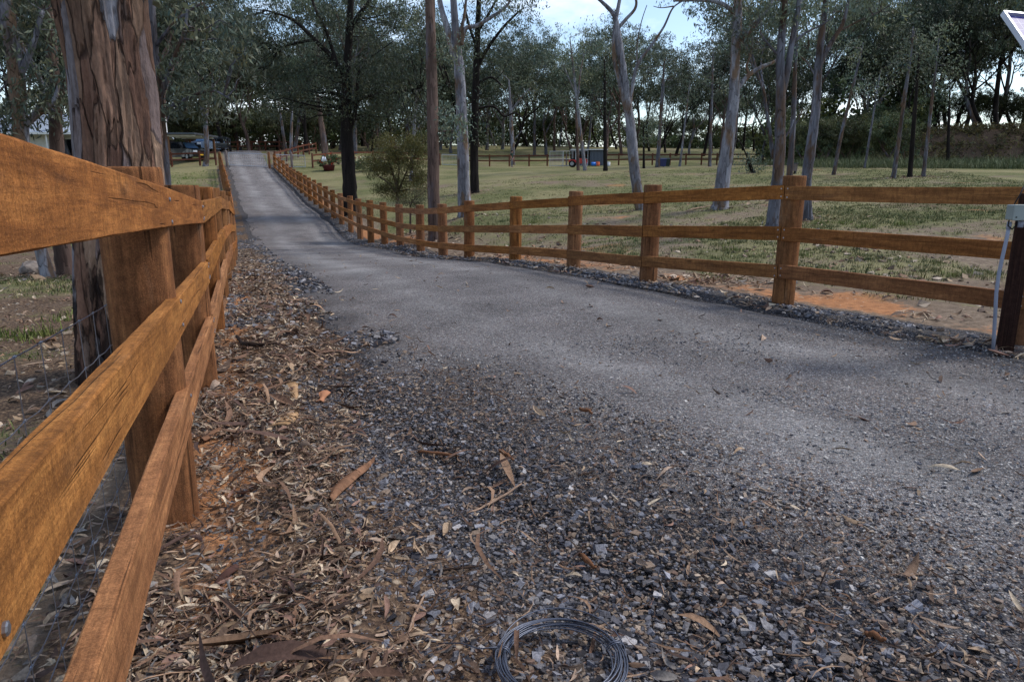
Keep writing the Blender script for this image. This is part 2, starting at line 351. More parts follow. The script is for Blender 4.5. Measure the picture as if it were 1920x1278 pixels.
# ------------------------------------------------------------------ ground sheet
def masks(x, y):
    """grass, orange dirt, litter humus, blue gravel for points x,y"""
    t, n = tn(x, y); nl, nr, nf = nL(t), nR(t), nF(t)
    f1 = fbm(x*.35, y*.35, 3); f2 = fbm(x*1.3, y*1.3, 9); f3 = fbm(x*.12, y*.12, 21)
    inroad = sstep(nf-.5, nf, n)*(1-sstep(nr, nr+.5, n))*sstep(-9, -6, t)*(1-sstep(66, 72, t))
    right = sstep(nr+.1, nr+.6, n); left = 1-sstep(nf-.6, nf-.1, n)
    dist = np.hypot(x, y)
    far = sstep(12, 30, dist)
    grass = np.clip(.44+.9*(f1-.5)+.7*(f2-.5)+.4*(f3-.5)+.26*far*right, 0, 1)
    grass = np.where(n > nr, grass*sstep(nr+.3, nr+2.2, n), grass)
    grass = np.where(n < nf, np.clip(.18+1.6*(f1-.5)+.7*(f2-.5)+.55*sstep(34, 46, dist), 0, 1), grass)
    grass *= (1-inroad)
    orange = np.clip(1-np.abs(n-nr-.55)/.9, 0, 1)*np.clip(.1+3.2*(fbm(x*.55, y*.55, 43)-.42), 0, 1)*(1-sstep(40, 55, t))
    orange = np.maximum(orange, np.clip((fbm(x*.5, y*.5, 41)-.60)*5, 0, 1)*right*.7)
    orange = np.maximum(orange, np.clip(1-np.abs(n-nf-.22)/.42, 0, 1)*(.45+1.6*np.clip(f2-.35, 0, 1))*(1-sstep(14, 22, t)))
    litter = np.clip(inroad*(1-sstep(nl-.2, nl+.25, n))*1.0, 0, 1)
    litter = np.maximum(litter, left*np.clip(.75-1.2*(f1-.4), 0, 1)*(1-sstep(30, 40, dist)))
    litter = np.maximum(litter, right*np.clip((fbm(x*.25, y*.25, 61)-.5)*3.2, 0, .8))
    grav = np.clip(1-np.abs(n-(nr-.28))/.34, 0, 1)*(.35+1.3*f2)*(1-sstep(50, 70, t))
    grav = np.maximum(grav, inroad*sstep(nl-1.25, nl-.5, n)*(1-sstep(2, 9, t))*.9)
    grav = np.maximum(grav, inroad*np.clip((f2-.46)*4, 0, .9)*sstep(6, 10, t))
    grav = np.maximum(grav, inroad*sstep(nl-.3, nl, n))
    dn_ = (x*.33+y*.944)-(34*.33+61*.944); ds_ = x*.944-y*.33; bank = sstep(-1, 2, dn_)*sstep(7, 15, ds_)*(1-sstep(9, 14, dn_))*(1-sstep(70, 110, ds_)); grass = grass*(1-.8*bank); litter = np.maximum(litter, bank)
    return np.stack([grass, orange, litter, np.clip(grav, 0, 1)], 1)
rings = np.exp(np.arange(math.log(.22), math.log(3200), .0155))
fa = np.radians(np.arange(-50, 50.01, .3)); ba = np.radians(np.arange(54, 308, 4.0))
ang = np.concatenate([fa, ba]); na = len(ang); nr_ = len(rings)
rr, aa = np.meshgrid(rings, ang, indexing='ij')
gx = (rr*np.sin(aa)).ravel(); gy = (rr*np.cos(aa)).ravel()
gh = hz(gx, gy)
t_, n_ = tn(gx, gy)
offroad = 1-sstep(nL(t_)-.1, nL(t_)+.25, n_)*(1-sstep(nR(t_)-.55, nR(t_)-.3, n_))*sstep(-9, -7, t_)*(1-sstep(92, 95, t_))
nearw = 1-sstep(20, 60, rr.ravel())
gh += offroad*nearw*((fbm(gx*1.1, gy*1.1, 5)-.5)*.09+(fbm(gx*6, gy*6, 15)-.5)*.035)+(fbm(gx*.08, gy*.08, 25)-.5)*.8*sstep(25, 70, rr.ravel())*0
inner = 1-offroad
gh -= inner*.03
# gravel heaped along the right-hand posts, loose litter bank along the left fence
gh += .03*np.clip(1-np.abs(n_-(nR(t_)-.22))/.3, 0, 1)*(1-sstep(40, 60, t_))*(.5+fbm(gx*2, gy*2, 77))
gh += .05*np.clip(1-np.abs(n_-.12)/.3, 0, 1)*(1-sstep(10, 20, t_))*(.4+fbm(gx*2, gy*2, 78))
i, j = np.meshgrid(np.arange(nr_-1), np.arange(na), indexing='ij'); j2 = (j+1) % na
gq = np.stack([i*na+j, (i+1)*na+j, (i+1)*na+j2, i*na+j2], -1).reshape(-1, 4)
gv = np.c_[gx, gy, gh]; gv = np.concatenate([gv, [[0, 0, gz(0, 0)]]]); c0 = len(gv)-1
gt = np.array([[c0, (k+1) % na, k] for k in range(na)])[:, [0, 2, 1]]
gm = np.concatenate([masks(gx, gy), [[0, 0, 1, 0]]])
gme = np_mesh('ground', gv, [gq, gt], gm, None, True)

m = M('ground'); a = m.attr(); sep = m.n('SeparateColor'); m.set(sep.inputs[0], a.outputs['Color'])
P = m.coord('Object')
nA = m.noise(P, 1.6, 6, .62); nB = m.noise(P, 9, 5, .6); nC = m.noise(P, 45, 4, .6); nD = m.noise(P, .22, 3, .5)
def edge(mask, w=.9, lo=.42, hi=.6):
    s1 = m.math('ADD', mask, m.math('MULTIPLY', m.math('SUBTRACT', nB, .5), w)); s1 = m.math('ADD', s1, m.math('MULTIPLY', m.math('SUBTRACT', nC, .5), w*.7))
    return m.ramp(s1, [(lo, 0), (hi, 1)])
dirt = m.ramp(nB, [(.3, srgb(92, 80, 68)), (.5, srgb(124, 108, 92)), (.7, srgb(150, 134, 116))])
dirt = m.mix(m.ramp(nC, [(.4, .0), (.7, .5)]), dirt, srgb(78, 66, 56))
oran = m.ramp(nB, [(.3, srgb(132, 90, 60)), (.6, srgb(170, 120, 82))])
humus = m.ramp(nC, [(.3, srgb(44, 36, 32)), (.5, srgb(86, 70, 58)), (.68, srgb(140, 116, 92))])
gcol = m.ramp(m.math('ADD', m.math('MULTIPLY', nB, .6), m.math('MULTIPLY', nA, .4)), [(.32, srgb(64, 70, 44)), (.48, srgb(96, 100, 62)), (.66, srgb(132, 126, 88))])
gcol = m.mix(m.math('MULTIPLY', m.ramp(nC, [(.35, 1), (.6, 0)]), .55), gcol, srgb(58, 60, 36))
gcol = m.mix(m.math('MULTIPLY', m.ramp(nD, [(.42, 0), (.62, 1)]), .6), gcol, srgb(142, 132, 98))
vg = m.n('TexVoronoi'); m.set(vg.inputs['Vector'], P); vg.inputs['Scale'].default_value = 70
vsep = m.n('SeparateColor'); m.set(vsep.inputs[0], vg.outputs['Color'])
grav = m.ramp(vsep.outputs[0], [(.0, srgb(66, 65, 68)), (.45, srgb(98, 98, 103)), (.8, srgb(124, 122, 124)), (1, srgb(154, 138, 122))])
grav = m.mix(m.ramp(vg.outputs['Distance'], [(.25, 0), (.6, .85)]), grav, srgb(34, 31, 30))
c = dirt
c = m.mix(edge(sep.outputs[2], .9, .35, .62), c, humus)
c = m.mix(edge(sep.outputs[1], .8, .3, .6), c, oran)
c = m.mix(edge(sep.outputs[0], 1.0, .32, .62), c, gcol)
c = m.mix(edge(a.outputs['Alpha'], .9, .4, .6), c, grav)
# pale pebbles and fallen leaves scattered on the open ground
v2 = m.n('TexVoronoi'); m.set(v2.inputs['Vector'], P); v2.inputs['Scale'].default_value = 13
v2s = m.n('SeparateColor'); m.set(v2s.inputs[0], v2.outputs['Color'])
peb = m.math('MULTIPLY', m.ramp(v2s.outputs[0], [(.72, 0), (.74, 1)]), m.ramp(v2.outputs['Distance'], [(.16, 1), (.26, 0)]))
c = m.mix(m.math('MULTIPLY', peb, .75), c, m.ramp(v2s.outputs[1], [(0, srgb(120, 96, 76)), (1, srgb(186, 172, 152))]))
h = m.math('ADD', m.math('MULTIPLY', nB, .8), m.math('MULTIPLY', nC, .5)); h = m.math('SUBTRACT', h, m.math('MULTIPLY', m.math('MULTIPLY', vg.outputs['Distance'], a.outputs['Alpha']), .8))
h = m.math('ADD', h, m.math('MULTIPLY', peb, .25))
m.done(c, .95, m.bump(h, .7, .04), .1)
tag(link('ground', gme, m.m), 'paddock ground of patchy grass, pale dirt and leaf litter', 'ground', kind='structure')

# ------------------------------------------------------------------ drive
tt = np.concatenate([np.arange(-9, 8, .12), np.arange(8, 30, .3), np.arange(30, 96, .8)]); K = 61
ss = np.linspace(-1, 1, K)
T, S = np.meshgrid(tt, ss, indexing='ij')
l = nL(T)-.25*(1-sstep(6, 12, T))+(fbm(T*1.5, S*0+3, 8)-.5)*.5; r = nR(T)-.42+(fbm(T*1.7, S*0+9, 12)-.5)*.28
r = np.where(T > 66, np.minimum(r, 2.6-.02*(T-66)), r)
Nn = (l+r)/2+S*(r-l)/2
X, Yy = xy(T, Nn)
Z = hz(X, Yy)+.034*(1-np.abs(S)**6)-.045*np.abs(S)**14+(fbm(X*.8, Yy*.8, 31)-.5)*.02+(fbm(X*5, Yy*5, 32)-.5)*.008
nt_ = len(tt)
i, j = np.meshgrid(np.arange(nt_-1), np.arange(K-1), indexing='ij')
rq = np.stack([i*K+j, i*K+j+1, (i+1)*K+j+1, (i+1)*K+j], -1).reshape(-1, 4)
wid = (r-l); mid = (l+r)/2
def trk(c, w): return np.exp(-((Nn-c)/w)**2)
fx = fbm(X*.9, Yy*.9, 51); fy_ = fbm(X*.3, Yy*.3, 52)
track = .85*trk(mid-.75, .42)+.8*trk(mid+.85, .42)  # soft lit strip along the drive, painted in as paler wheel-track bands
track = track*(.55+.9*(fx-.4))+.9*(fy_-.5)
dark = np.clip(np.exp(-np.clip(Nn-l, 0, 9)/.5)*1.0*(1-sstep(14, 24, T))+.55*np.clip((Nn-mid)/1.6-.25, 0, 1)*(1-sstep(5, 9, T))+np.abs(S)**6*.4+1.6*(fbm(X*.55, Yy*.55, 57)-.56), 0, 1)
brown = np.clip((fbm(X*.7, Yy*.7, 59)-.52)*2.4, 0, 1)*.8+.35*(S < -.6)
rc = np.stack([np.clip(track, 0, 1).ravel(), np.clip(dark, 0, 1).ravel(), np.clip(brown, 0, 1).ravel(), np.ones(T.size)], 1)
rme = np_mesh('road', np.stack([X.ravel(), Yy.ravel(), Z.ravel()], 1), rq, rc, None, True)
m = M('road'); a = m.attr(); sep = m.n('SeparateColor'); m.set(sep.inputs[0], a.outputs['Color']); P = m.coord('Object')
v1 = m.n('TexVoronoi'); m.set(v1.inputs['Vector'], P); v1.inputs['Scale'].default_value = 120
s1 = m.n('SeparateColor'); m.set(s1.inputs[0], v1.outputs['Color'])
n1 = m.noise(P, 7, 6, .65); n2 = m.noise(P, 1.1, 5, .6); n3 = m.noise(P, 160, 3, .6)
chip = m.ramp(s1.outputs[0], [(0, srgb(70, 69, 72)), (.3, srgb(108, 107, 111)), (.65, srgb(140, 139, 142)), (.88, srgb(176, 173, 170)), (1, srgb(214, 208, 200))])
chip = m.mix(m.ramp(s1.outputs[1], [(.72, 0), (.8, .6)]), chip, srgb(132, 104, 86))
chip = m.mix(m.ramp(v1.outputs['Distance'], [(.34, 0), (.66, .7)]), chip, srgb(66, 62, 60))
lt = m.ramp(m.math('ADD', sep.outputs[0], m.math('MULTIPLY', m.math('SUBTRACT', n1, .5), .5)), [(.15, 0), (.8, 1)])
c = m.mix(m.math('MULTIPLY', lt, .45), chip, srgb(172, 170, 168))  # painted light: chips blended paler along the lit bands
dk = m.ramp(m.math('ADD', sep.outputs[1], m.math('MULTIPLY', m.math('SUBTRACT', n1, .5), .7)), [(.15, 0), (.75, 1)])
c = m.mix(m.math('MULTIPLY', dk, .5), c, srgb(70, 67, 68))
bf = m.ramp(m.math('ADD', sep.outputs[2], m.math('MULTIPLY', m.math('SUBTRACT', n1, .5), .8)), [(.2, 0), (.9, 1)])
c = m.mix(m.math('MULTIPLY', bf, .35), c, srgb(98, 82, 70))
n5 = m.noise(P, 34, 3, .7); c = m.mix(1.0, c, (.95, .945, .94), 'MULTIPLY'); c = m.mix(1.0, c, m.ramp(n5, [(.32, .58), (.5, 1), (.68, 1.38)]), 'MULTIPLY')
c = m.mix(1.0, c, m.ramp(n2, [(.3, .72), (.7, 1.22)]), 'MULTIPLY')
h = m.math('SUBTRACT', m.math('MULTIPLY', n3, .3), v1.outputs['Distance'])
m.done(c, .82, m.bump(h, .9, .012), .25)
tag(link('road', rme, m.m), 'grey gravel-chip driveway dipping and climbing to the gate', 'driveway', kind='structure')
def road_z(x, y):
    return hz(x, y)+.034
# ------------------------------------------------------------------ post and rail fences
def post_mesh(name, r, h, seed, bury=.35):
    g = np.random.default_rng(seed); k = 28; zs = [-bury, 0, .25, .6, 1.0, h-.03, h-.008, h]
    a = np.arange(k)*2*PI/k; lob = 1+.02*np.sin(2*a+g.uniform(0, 6))+.012*np.sin(5*a+g.uniform(0, 6))+g.normal(0, .004, k)
    V = []; U = []
    for z in zs:
        rr = r*lob*(1+.012*math.sin(z*3+seed)); rr = rr*(.985 if z == h-.008 else .955 if z == h else 1)
        V.append(np.c_[np.cos(a)*rr, np.sin(a)*rr, np.full(k, z)]); U.append(np.c_[np.full(k, z+seed), a/(2*PI)*6*r])
    n = len(zs); V.append([[0, 0, h+.003]]); U.append([[h, .4]])
    V = np.concatenate(V); U = np.concatenate(U)
    i, j = np.meshgrid(np.arange(n-1), np.arange(k), indexing='ij'); j2 = (j+1) % k
    q = np.stack([i*k+j, i*k+j2, (i+1)*k+j2, (i+1)*k+j], -1).reshape(-1, 4)
    t = [[n*k, (n-1)*k+x, (n-1)*k+(x+1) % k] for x in range(k)]
    me = np_mesh(name, V, [q, np.array(t)], None, U, True); me.polygons.foreach_set('use_smooth', [p.normal.z < .8 for p in me.polygons]); return me
def rail_mesh(name, A, B, up, nrm, hh, th, seed):
    """sawn rail from A to B (points on the road-side face centre), nrm points to the road"""
    g = np.random.default_rng(seed); A = np.array(A); B = np.array(B); L = np.linalg.norm(B-A); ns = max(2, int(L/.12)+1)
    ch = .0035; pr = np.array([(0, -hh/2+ch), (0, hh/2-ch), (-ch, hh/2), (-th+ch, hh/2), (-th, hh/2-ch), (-th, -hh/2+ch), (-th+ch, -hh/2), (-ch, -hh/2)])
    k = 8; V = []; U = []; per = np.r_[0, np.cumsum(np.linalg.norm(np.diff(pr, axis=0), axis=1))]
    bow = g.normal(0, .006); tw = g.normal(0, .002)
    for i in range(ns):
        f = i/(ns-1); P = A+(B-A)*f+up*bow*math.sin(f*PI)
        q = pr+g.normal(0, .0006, pr.shape)
        V.append(P+np.outer(q[:, 0], nrm)+np.outer(q[:, 1], up)); U.append(np.c_[np.full(k, f*L+seed*3.7), per+seed*.31])
    V += [[V[0].mean(0)], [V[-1].mean(0)]]; U += [[[0, 0]], [[L, 0]]]
    V = np.concatenate(V); U = np.concatenate(U); i, j = np.meshgrid(np.arange(ns-1), np.arange(k), indexing='ij'); j2 = (j+1) % k
    q = np.stack([i*k+j, (i+1)*k+j, (i+1)*k+j2, i*k+j2], -1).reshape(-1, 4); a, b = ns*k, ns*k+1
    t = [[a, x, (x+1) % k] for x in range(k)]+[[b, (ns-1)*k+(x+1) % k, (ns-1)*k+x] for x in range(k)]
    return np_mesh(name, V, [q, np.array(t)], None, U)
MAT['screw'] = plain('screw_steel', srgb(170, 170, 176), .4, .5, .9)
PR = .122; PH = 1.45
posts = [post_mesh('post', PR, PH, s) for s in (1, 2, 3)]
def fence(name, label, pts, joints, offs, mats, side, screw_to=9., heights=None, cat='fence', group=None, RH=.15, TH=.046, pm=None, face=.012, pr=PR):
    """pts: list of post-base points; joints: indexes where rails meet; offs: rail centre heights below the post top"""
    root = thing(name, label, cat, pts[0], 0, group)
    o0 = Vector(pts[0]); pm = pm or posts; P = [Vector(p) for p in pts]
    tops = [p.z+(heights[i] if heights else PH) for i, p in enumerate(P)]
    for i, p in enumerate(P):
        me = pm[i % len(pm)]
        o = link('post', me, mats[0], root); o.location = p-o0; o.rotation_euler = (R0.gauss(0, .008), R0.gauss(0, .008), R0.uniform(0, 6.28))
        h0 = max(v.co.z for v in me.vertices) if i < 1 else h0_
        h0_ = h0; o.scale = (1, 1, (tops[i]-p.z)/h0) if heights else (1, 1, 1)
    def nrm(i):
        a = P[max(i-1, 0)]; b = P[min(i+1, len(P)-1)]; d = (b-a); d.z = 0; d.normalize(); return Vector((d.y, -d.x, 0))*side
    for ji in range(len(joints)-1):
        a, b = joints[ji], joints[ji+1]
        for ri, of in enumerate(offs):
            na, nb = nrm(a), nrm(b); n = (na+nb).normalized()
            A = P[a]+n*(pr+face); A.z = tops[a]-of+R0.gauss(0, .005); B = P[b]+n*(pr+face); B.z = tops[b]-of+R0.gauss(0, .005)
            d = (B-A).normalized(); up = (Vector((0, 0, 1))-d*d.z).normalized()
            A2 = A+d*.004; B2 = B-d*.004
            me = rail_mesh('rail', A2-o0, B2-o0, np.array(up), np.array(n), RH*R0.uniform(.97, 1.03), TH, ji*7+ri*3+len(P))
            rl = link('rail', me, mats[1], root)
            if min(P[a].length, P[b].length) < screw_to:
                for c in range(a, b+1):
                    if P[c].length > screw_to: continue
                    f = (P[c]-P[a]).length/max((P[b]-P[a]).length, 1e-6); e = A+(B-A)*f
                    sh = d*(.035 if c == a else -.035 if c == b else 0)
                    for s in (-.042, .042):
                        q = e+sh+up*(s+R0.uniform(-.006, .006))-o0; mb = MB(); mb.tube([q-n*.002, q+n*.0035, q+n*.005], [.0085, .0085, .006], 8); mb.build('screw_head', MAT['screw'], rl)
    return root
# left-hand fence: passes right beside the camera
lt_ = [3.05+2.29*k for k in range(-3, 28)]
lpts = []
for t in lt_:
    x, y = xy(t, float(nF(t))); lpts.append(Vector((x, y, gz(x, y)-.02)))
LF = fence('post_and_rail_fence', 'orange-brown timber fence with wire netting close along the left edge of the driveway', lpts, list(range(0, 31, 2)), (.187, .595, .985), (MAT['post_wood'], MAT['rail_wood']), 1, 7.5)
# wire netting behind its posts
MAT['wire'] = plain('galvanised_wire', srgb(150, 156, 170), .35, .5, .85)
mb = MB(); tv = np.arange(-3.6, 22, .23); WH = [.04, .12, .22, .33, .46, .60, .75, .91]
def wp(t, h):
    n = float(nF(t))-PR-.012; x, y = xy(t, n); return Vector((x, y, gz(x, y)+h))
base = lpts[0]
for hi, h in enumerate(WH):
    pts = []
    for k, t in enumerate(tv):
        pts.append(wp(t, h)-base)
        if t < 5: pts.append(wp(t+.115, h-.006*(1 if hi < 7 else .3))-base)
    mb.tube(pts, .0017 if hi < 7 else .0022, 5, False)
for t in tv:
    mb.tube([wp(t+.004*math.sin(h*40), h)-base for h in WH], .0014, 5, False)
    if t < 7:
        for h in WH: p = wp(t, h)-base; mb.tube([p-Vector((TX, TY, 0))*.007, p+Vector((TX, TY, 0))*.007], .0038, 6)
nm = mb.build('netting', MAT['wire'], LF)
# right-hand fence sweeping down into the dip
rp = [Vector((rpost[0].x+1.3, rpost[0].y-1.9, .03))]+[p.copy() for p in rpost]
for p in rp: p.z = gz(p.x, p.y)
RPT = [330, 329, 346, 358, 368, 376, 382, 384, 383, 379, 375, 372, 367, 362, 356, 349, 343, 337, 333, 328, 324, 321, 317, 313, 307, 301, 296, 292]
hts = [1.45]+[at(RP[i][0], RPT[i], p.y).z-gz(p.x, p.y) for i, p in enumerate(rpost)]
hts[1] = 1.45
hts = [min(1.65, max(1.2, h)) for h in hts]
RF = fence('post_and_rail_fence', 'brown three-rail timber fence sweeping along the right side of the driveway down into the dip', rp, list(range(len(rp))), (.18, .635, 1.055), (MAT['post_wood'], MAT['rail_wood']), -1, 10, hts)

# ------------------------------------------------------------------ gate hardware at the right edge
pb = at(1884, 648, 5.62); gx0, gy0 = pb.x, pb.y; g0 = gz(gx0, gy0)
MAT['pvc'] = plain('conduit_plastic', srgb(140, 146, 162), .45, .4)
MAT['box_grey'] = plain('enclosure_plastic', srgb(142, 150, 146), .5, .4)
MAT['pole_grey'] = plain('pole_metal', srgb(138, 142, 154), .45, .5, .5)
MAT['cable'] = plain('cable_rubber', srgb(24, 24, 26), .6)
GP = thing('gate_post', 'dark brown square timber post carrying a grey box at the right edge of the drive', 'post', (gx0, gy0, g0))
mb = MB(); mb.tube([(0, 0, -.3), (0, 0, .5), (0, 0, 1.29), (0, 0, 1.295)], [.088, .086, .086, .08], 4); me = mb.mesh('post')
po = link('post', me, MAT['dark_post_wood'], GP); po.rotation_euler.z = math.radians(12)
JB = thing('junction_box', 'pale grey electrical box high on the dark post, its conduit running into the gravel', 'junction box', tuple(at(1910, 398, 5.47)))
mb = MB(); mb.box((0, 0, 0), (.145, .085, .115)); bx = mb.build('enclosure', MAT['box_grey'], JB)
bv = bx.modifiers.new('b', 'BEVEL'); bv.width = .008; bv.segments = 2
mb = MB(); mb.box((0, -.049, 0), (.15, .008, .12)); lid = mb.build('lid', MAT['box_grey'], JB); bv = lid.modifiers.new('b', 'BEVEL'); bv.width = .003
mb = MB()
for sx in (-.05, .05): mb.tube([(sx, -.052, -.035), (sx, -.056, -.035)], .006, 8)
mb.build('lid_screw', MAT['cable'], lid)
ob = Vector(JB.location)
def cpt(px, py, Y): return at(px, py, Y)-ob
cpts = [cpt(1893, 418, 5.5), cpt(1888, 445, 5.5), cpt(1880, 480, 5.5), cpt(1873, 512, 5.5), cpt(1868, 550, 5.5), cpt(1866, 590, 5.5), cpt(1864, 625, 5.5), cpt(1862, 660, 5.5)]
mb = MB(); mb.tube(cpts, .0135, 12); mb.build('conduit', MAT['pvc'], JB, True)
mb = MB(); mb.tube([cpts[0]+Vector((0, 0, .01)), cpts[0]-Vector((.002, 0, .05))], .017, 12); mb.build('coupling', MAT['pvc'], JB, True)
mb = MB(); mb.tube([(.03, 0, -.06), (.03, 0, -.115)], .02, 12); mb.build('cable_gland', MAT['pvc'], JB, True)
mb = MB(); mb.tube([(-.05, .02, -.06), (-.06, .01, -.1), (-.03, 0, -.13), (.01, .02, -.1), (.02, .02, -.06)], .005, 6); mb.tube([(-.03, .02, .06), (.02, .04, .14), (.06, .07, .2)], .005, 6)
mb.build('cable', MAT['cable'], JB, True)
# solar panel on its pole
A_ = at(1877, 27, 5.75); e1 = at(2010, 40, 5.82)-A_
e1 = e1.normalized()*.72
lo_, hi_ = 4.2, 6.6
for it in range(50):
    md_ = (lo_+hi_)/2; c0_ = at(1963, 153, md_)-A_
    if c0_.dot(e1) > 0: hi_ = md_
    else: lo_ = md_
e2 = c0_.normalized()*.55
SP = thing('solar_panel', 'blue solar panel in silver frame tilted on a grey pole above the dark post', 'solar panel', (A_+e1*.5+e2*.5))
so_ = Vector(SP.location); ux, uy = e1.normalized(), e2.normalized(); uz = ux.cross(uy).normalized()
if uz.z < 0: uz = -uz
Rm = Matrix((ux, uy, uz)).transposed()
def prot(o): o.matrix_local = Rm.to_4x4()
m = M('solar_cell'); P = m.coord('Object')
br = m.n('TexBrick'); m.set(br.inputs['Vector'], P); br.offset = 0; br.inputs['Scale'].default_value = 1; br.inputs['Brick Width'].default_value = .085; br.inputs['Row Height'].default_value = .085
br.inputs['Mortar Size'].default_value = .0022; m.set(br.inputs['Color1'], srgb(38, 36, 104)); m.set(br.inputs['Color2'], srgb(52, 44, 124)); m.set(br.inputs['Mortar'], srgb(176, 180, 200))
vv = m.n('TexVoronoi'); m.set(vv.inputs['Vector'], P); vv.inputs['Scale'].default_value = 60
cc = m.mix(m.math('MULTIPLY', vv.outputs['Distance'], .5), br.outputs['Color'], srgb(80, 74, 160)); m.done(cc, .45, None, .2); MAT['cell'] = m.m
MAT['alu'] = plain('aluminium_frame', srgb(196, 198, 206), .4, .5, .55)
mb = MB(); mb.box((0, 0, .0), (.70, .53, .012)); prot(mb.build('cell_face', MAT['cell'], SP))
mb = MB()
for c, d in (((0, .27, -.01), (.72, .016, .04)), ((0, -.27, -.01), (.72, .016, .04)), ((.352, 0, -.01), (.016, .524, .04)), ((-.352, 0, -.01), (.016, .524, .04))): mb.box(c, d)
fr = mb.build('frame', MAT['alu'], SP); prot(fr); fr.scale = (1, 1, 1)
mb = MB(); pt = Vector((gx0+.09, gy0-.005, g0+1.0)); pm_ = Vector((gx0+.09, gy0-.005, so_.z-.12))
mb.tube([pt-so_, (pt+pm_)/2-so_, pm_-so_], .026, 14); mb.build('pole', MAT['pole_grey'], SP, True)
mb = MB(); mb.tube([pm_-so_-Vector((0, 0, .05)), pm_-so_+Vector((0, 0, .0)), (pm_-so_)*.35-uz*.0, -uz*.02], [.02, .02, .018, .018], 8); mb.build('bracket', MAT['pole_grey'], SP)
mb = MB(); mb.tube([pt-so_-Vector((0, 0, .02)), pt-so_+Vector((0, 0, .14))], .034, 14); mb.build('pole_socket', MAT['pole_grey'], SP, True)
# ------------------------------------------------------------------ trees
LEAF = np.array(srgb(92, 100, 82)); 
def leaves(C, per, spread, ln, wd, col, droop=.55, seed=0, var=.35, squash=.75):
    """rhombic leaf faces gathered in clumps round the points C"""
    g = np.random.default_rng(seed); C = np.asarray(C, float); n = len(C)*per
    ci = np.repeat(np.arange(len(C)), per)
    sp = spread*g.uniform(.6, 1.35, len(C))[ci]
    off = g.normal(0, 1, (n, 3)); off *= (g.uniform(.25, 1, n)**.6/np.linalg.norm(off, axis=1))[:, None]
    off *= sp[:, None]; off[:, 2] *= squash
    P = C[ci]+off
    d = g.normal(0, 1, (n, 3)); d[:, 2] -= droop*2.2; d /= np.linalg.norm(d, axis=1)[:, None]
    s = np.cross(d, g.normal(0, 1, (n, 3))); s /= np.linalg.norm(s, axis=1)[:, None]+1e-9
    L = ln*g.uniform(.6, 1.3, n)[:, None]; Wd = wd*g.uniform(.7, 1.3, n)[:, None]
    a = P-d*L/2; b = P+d*L/2; m1 = P+s*Wd/2-d*L*.08; m2 = P-s*Wd/2-d*L*.08
    V = np.stack([a, m1, b, m2], 1).reshape(-1, 3); q = np.arange(n*4).reshape(-1, 4)
    cl = np.clip(g.normal(1, var*.55, len(C)), .45, 1.9)[ci]*np.clip(g.normal(1, var*.6, n), .4, 2.2)
    hue = (g.normal(0, .10, len(C))[ci]+g.normal(0, .06, n))[:, None]
    c = np.array(col)*cl[:, None]*(1+hue*np.array([1.0, .15, -.9]))
    c = np.repeat(np.clip(c, .004, .6), 4, 0)
    return V, q, c
def ball(c, r, n, g, hollow=.45):
    d = g.normal(0, 1, (n, 3)); d /= np.linalg.norm(d, axis=1)[:, None]
    return np.array(c)+d*(hollow+(1-hollow)*g.uniform(0, 1, n)**.6)[:, None]*np.array(r)
def twig_tubes(mb, limb, C, g, frac=.35, r=.03, k=4):
    limb = np.array(limb)
    for c in C[g.uniform(0, 1, len(C)) < frac]:
        dd = limb-c; dist = np.linalg.norm(dd, axis=1)+.9*np.maximum(dd[:, 2], 0); i = int(np.argmin(dist))
        if dist[i] < .2: continue
        a = limb[i]; L = np.linalg.norm(c-a); m1 = a+(c-a)*.35+g.normal(0, .06*L, 3)+[0, 0, -.02*L]; m2 = a+(c-a)*.7+g.normal(0, .06*L, 3)
        rr = min(r, .012*L+.008); mb.tube([a, m1, m2, c], [rr, rr*.75, rr*.5, rr*.22], k, False)
def smooth_path(pts, rad, n=6):
    P = np.array([tuple(p) for p in pts], float); R = np.array(rad, float)
    if len(P) < 3: n2 = n
    t = np.linspace(0, len(P)-1, (len(P)-1)*n+1); out = []; ro = []
    for x in t:
        i = min(int(x), len(P)-2); f = x-i; p0 = P[max(i-1, 0)]; p1 = P[i]; p2 = P[i+1]; p3 = P[min(i+2, len(P)-1)]
        out.append(.5*((2*p1)+(p2-p0)*f+(2*p0-5*p1+4*p2-p3)*f*f+(3*p1-p0-3*p2+p3)*f**3)); ro.append(R[i]*(1-f)+R[i+1]*f)
    return np.array(out), np.array(ro)
tseed = [100]
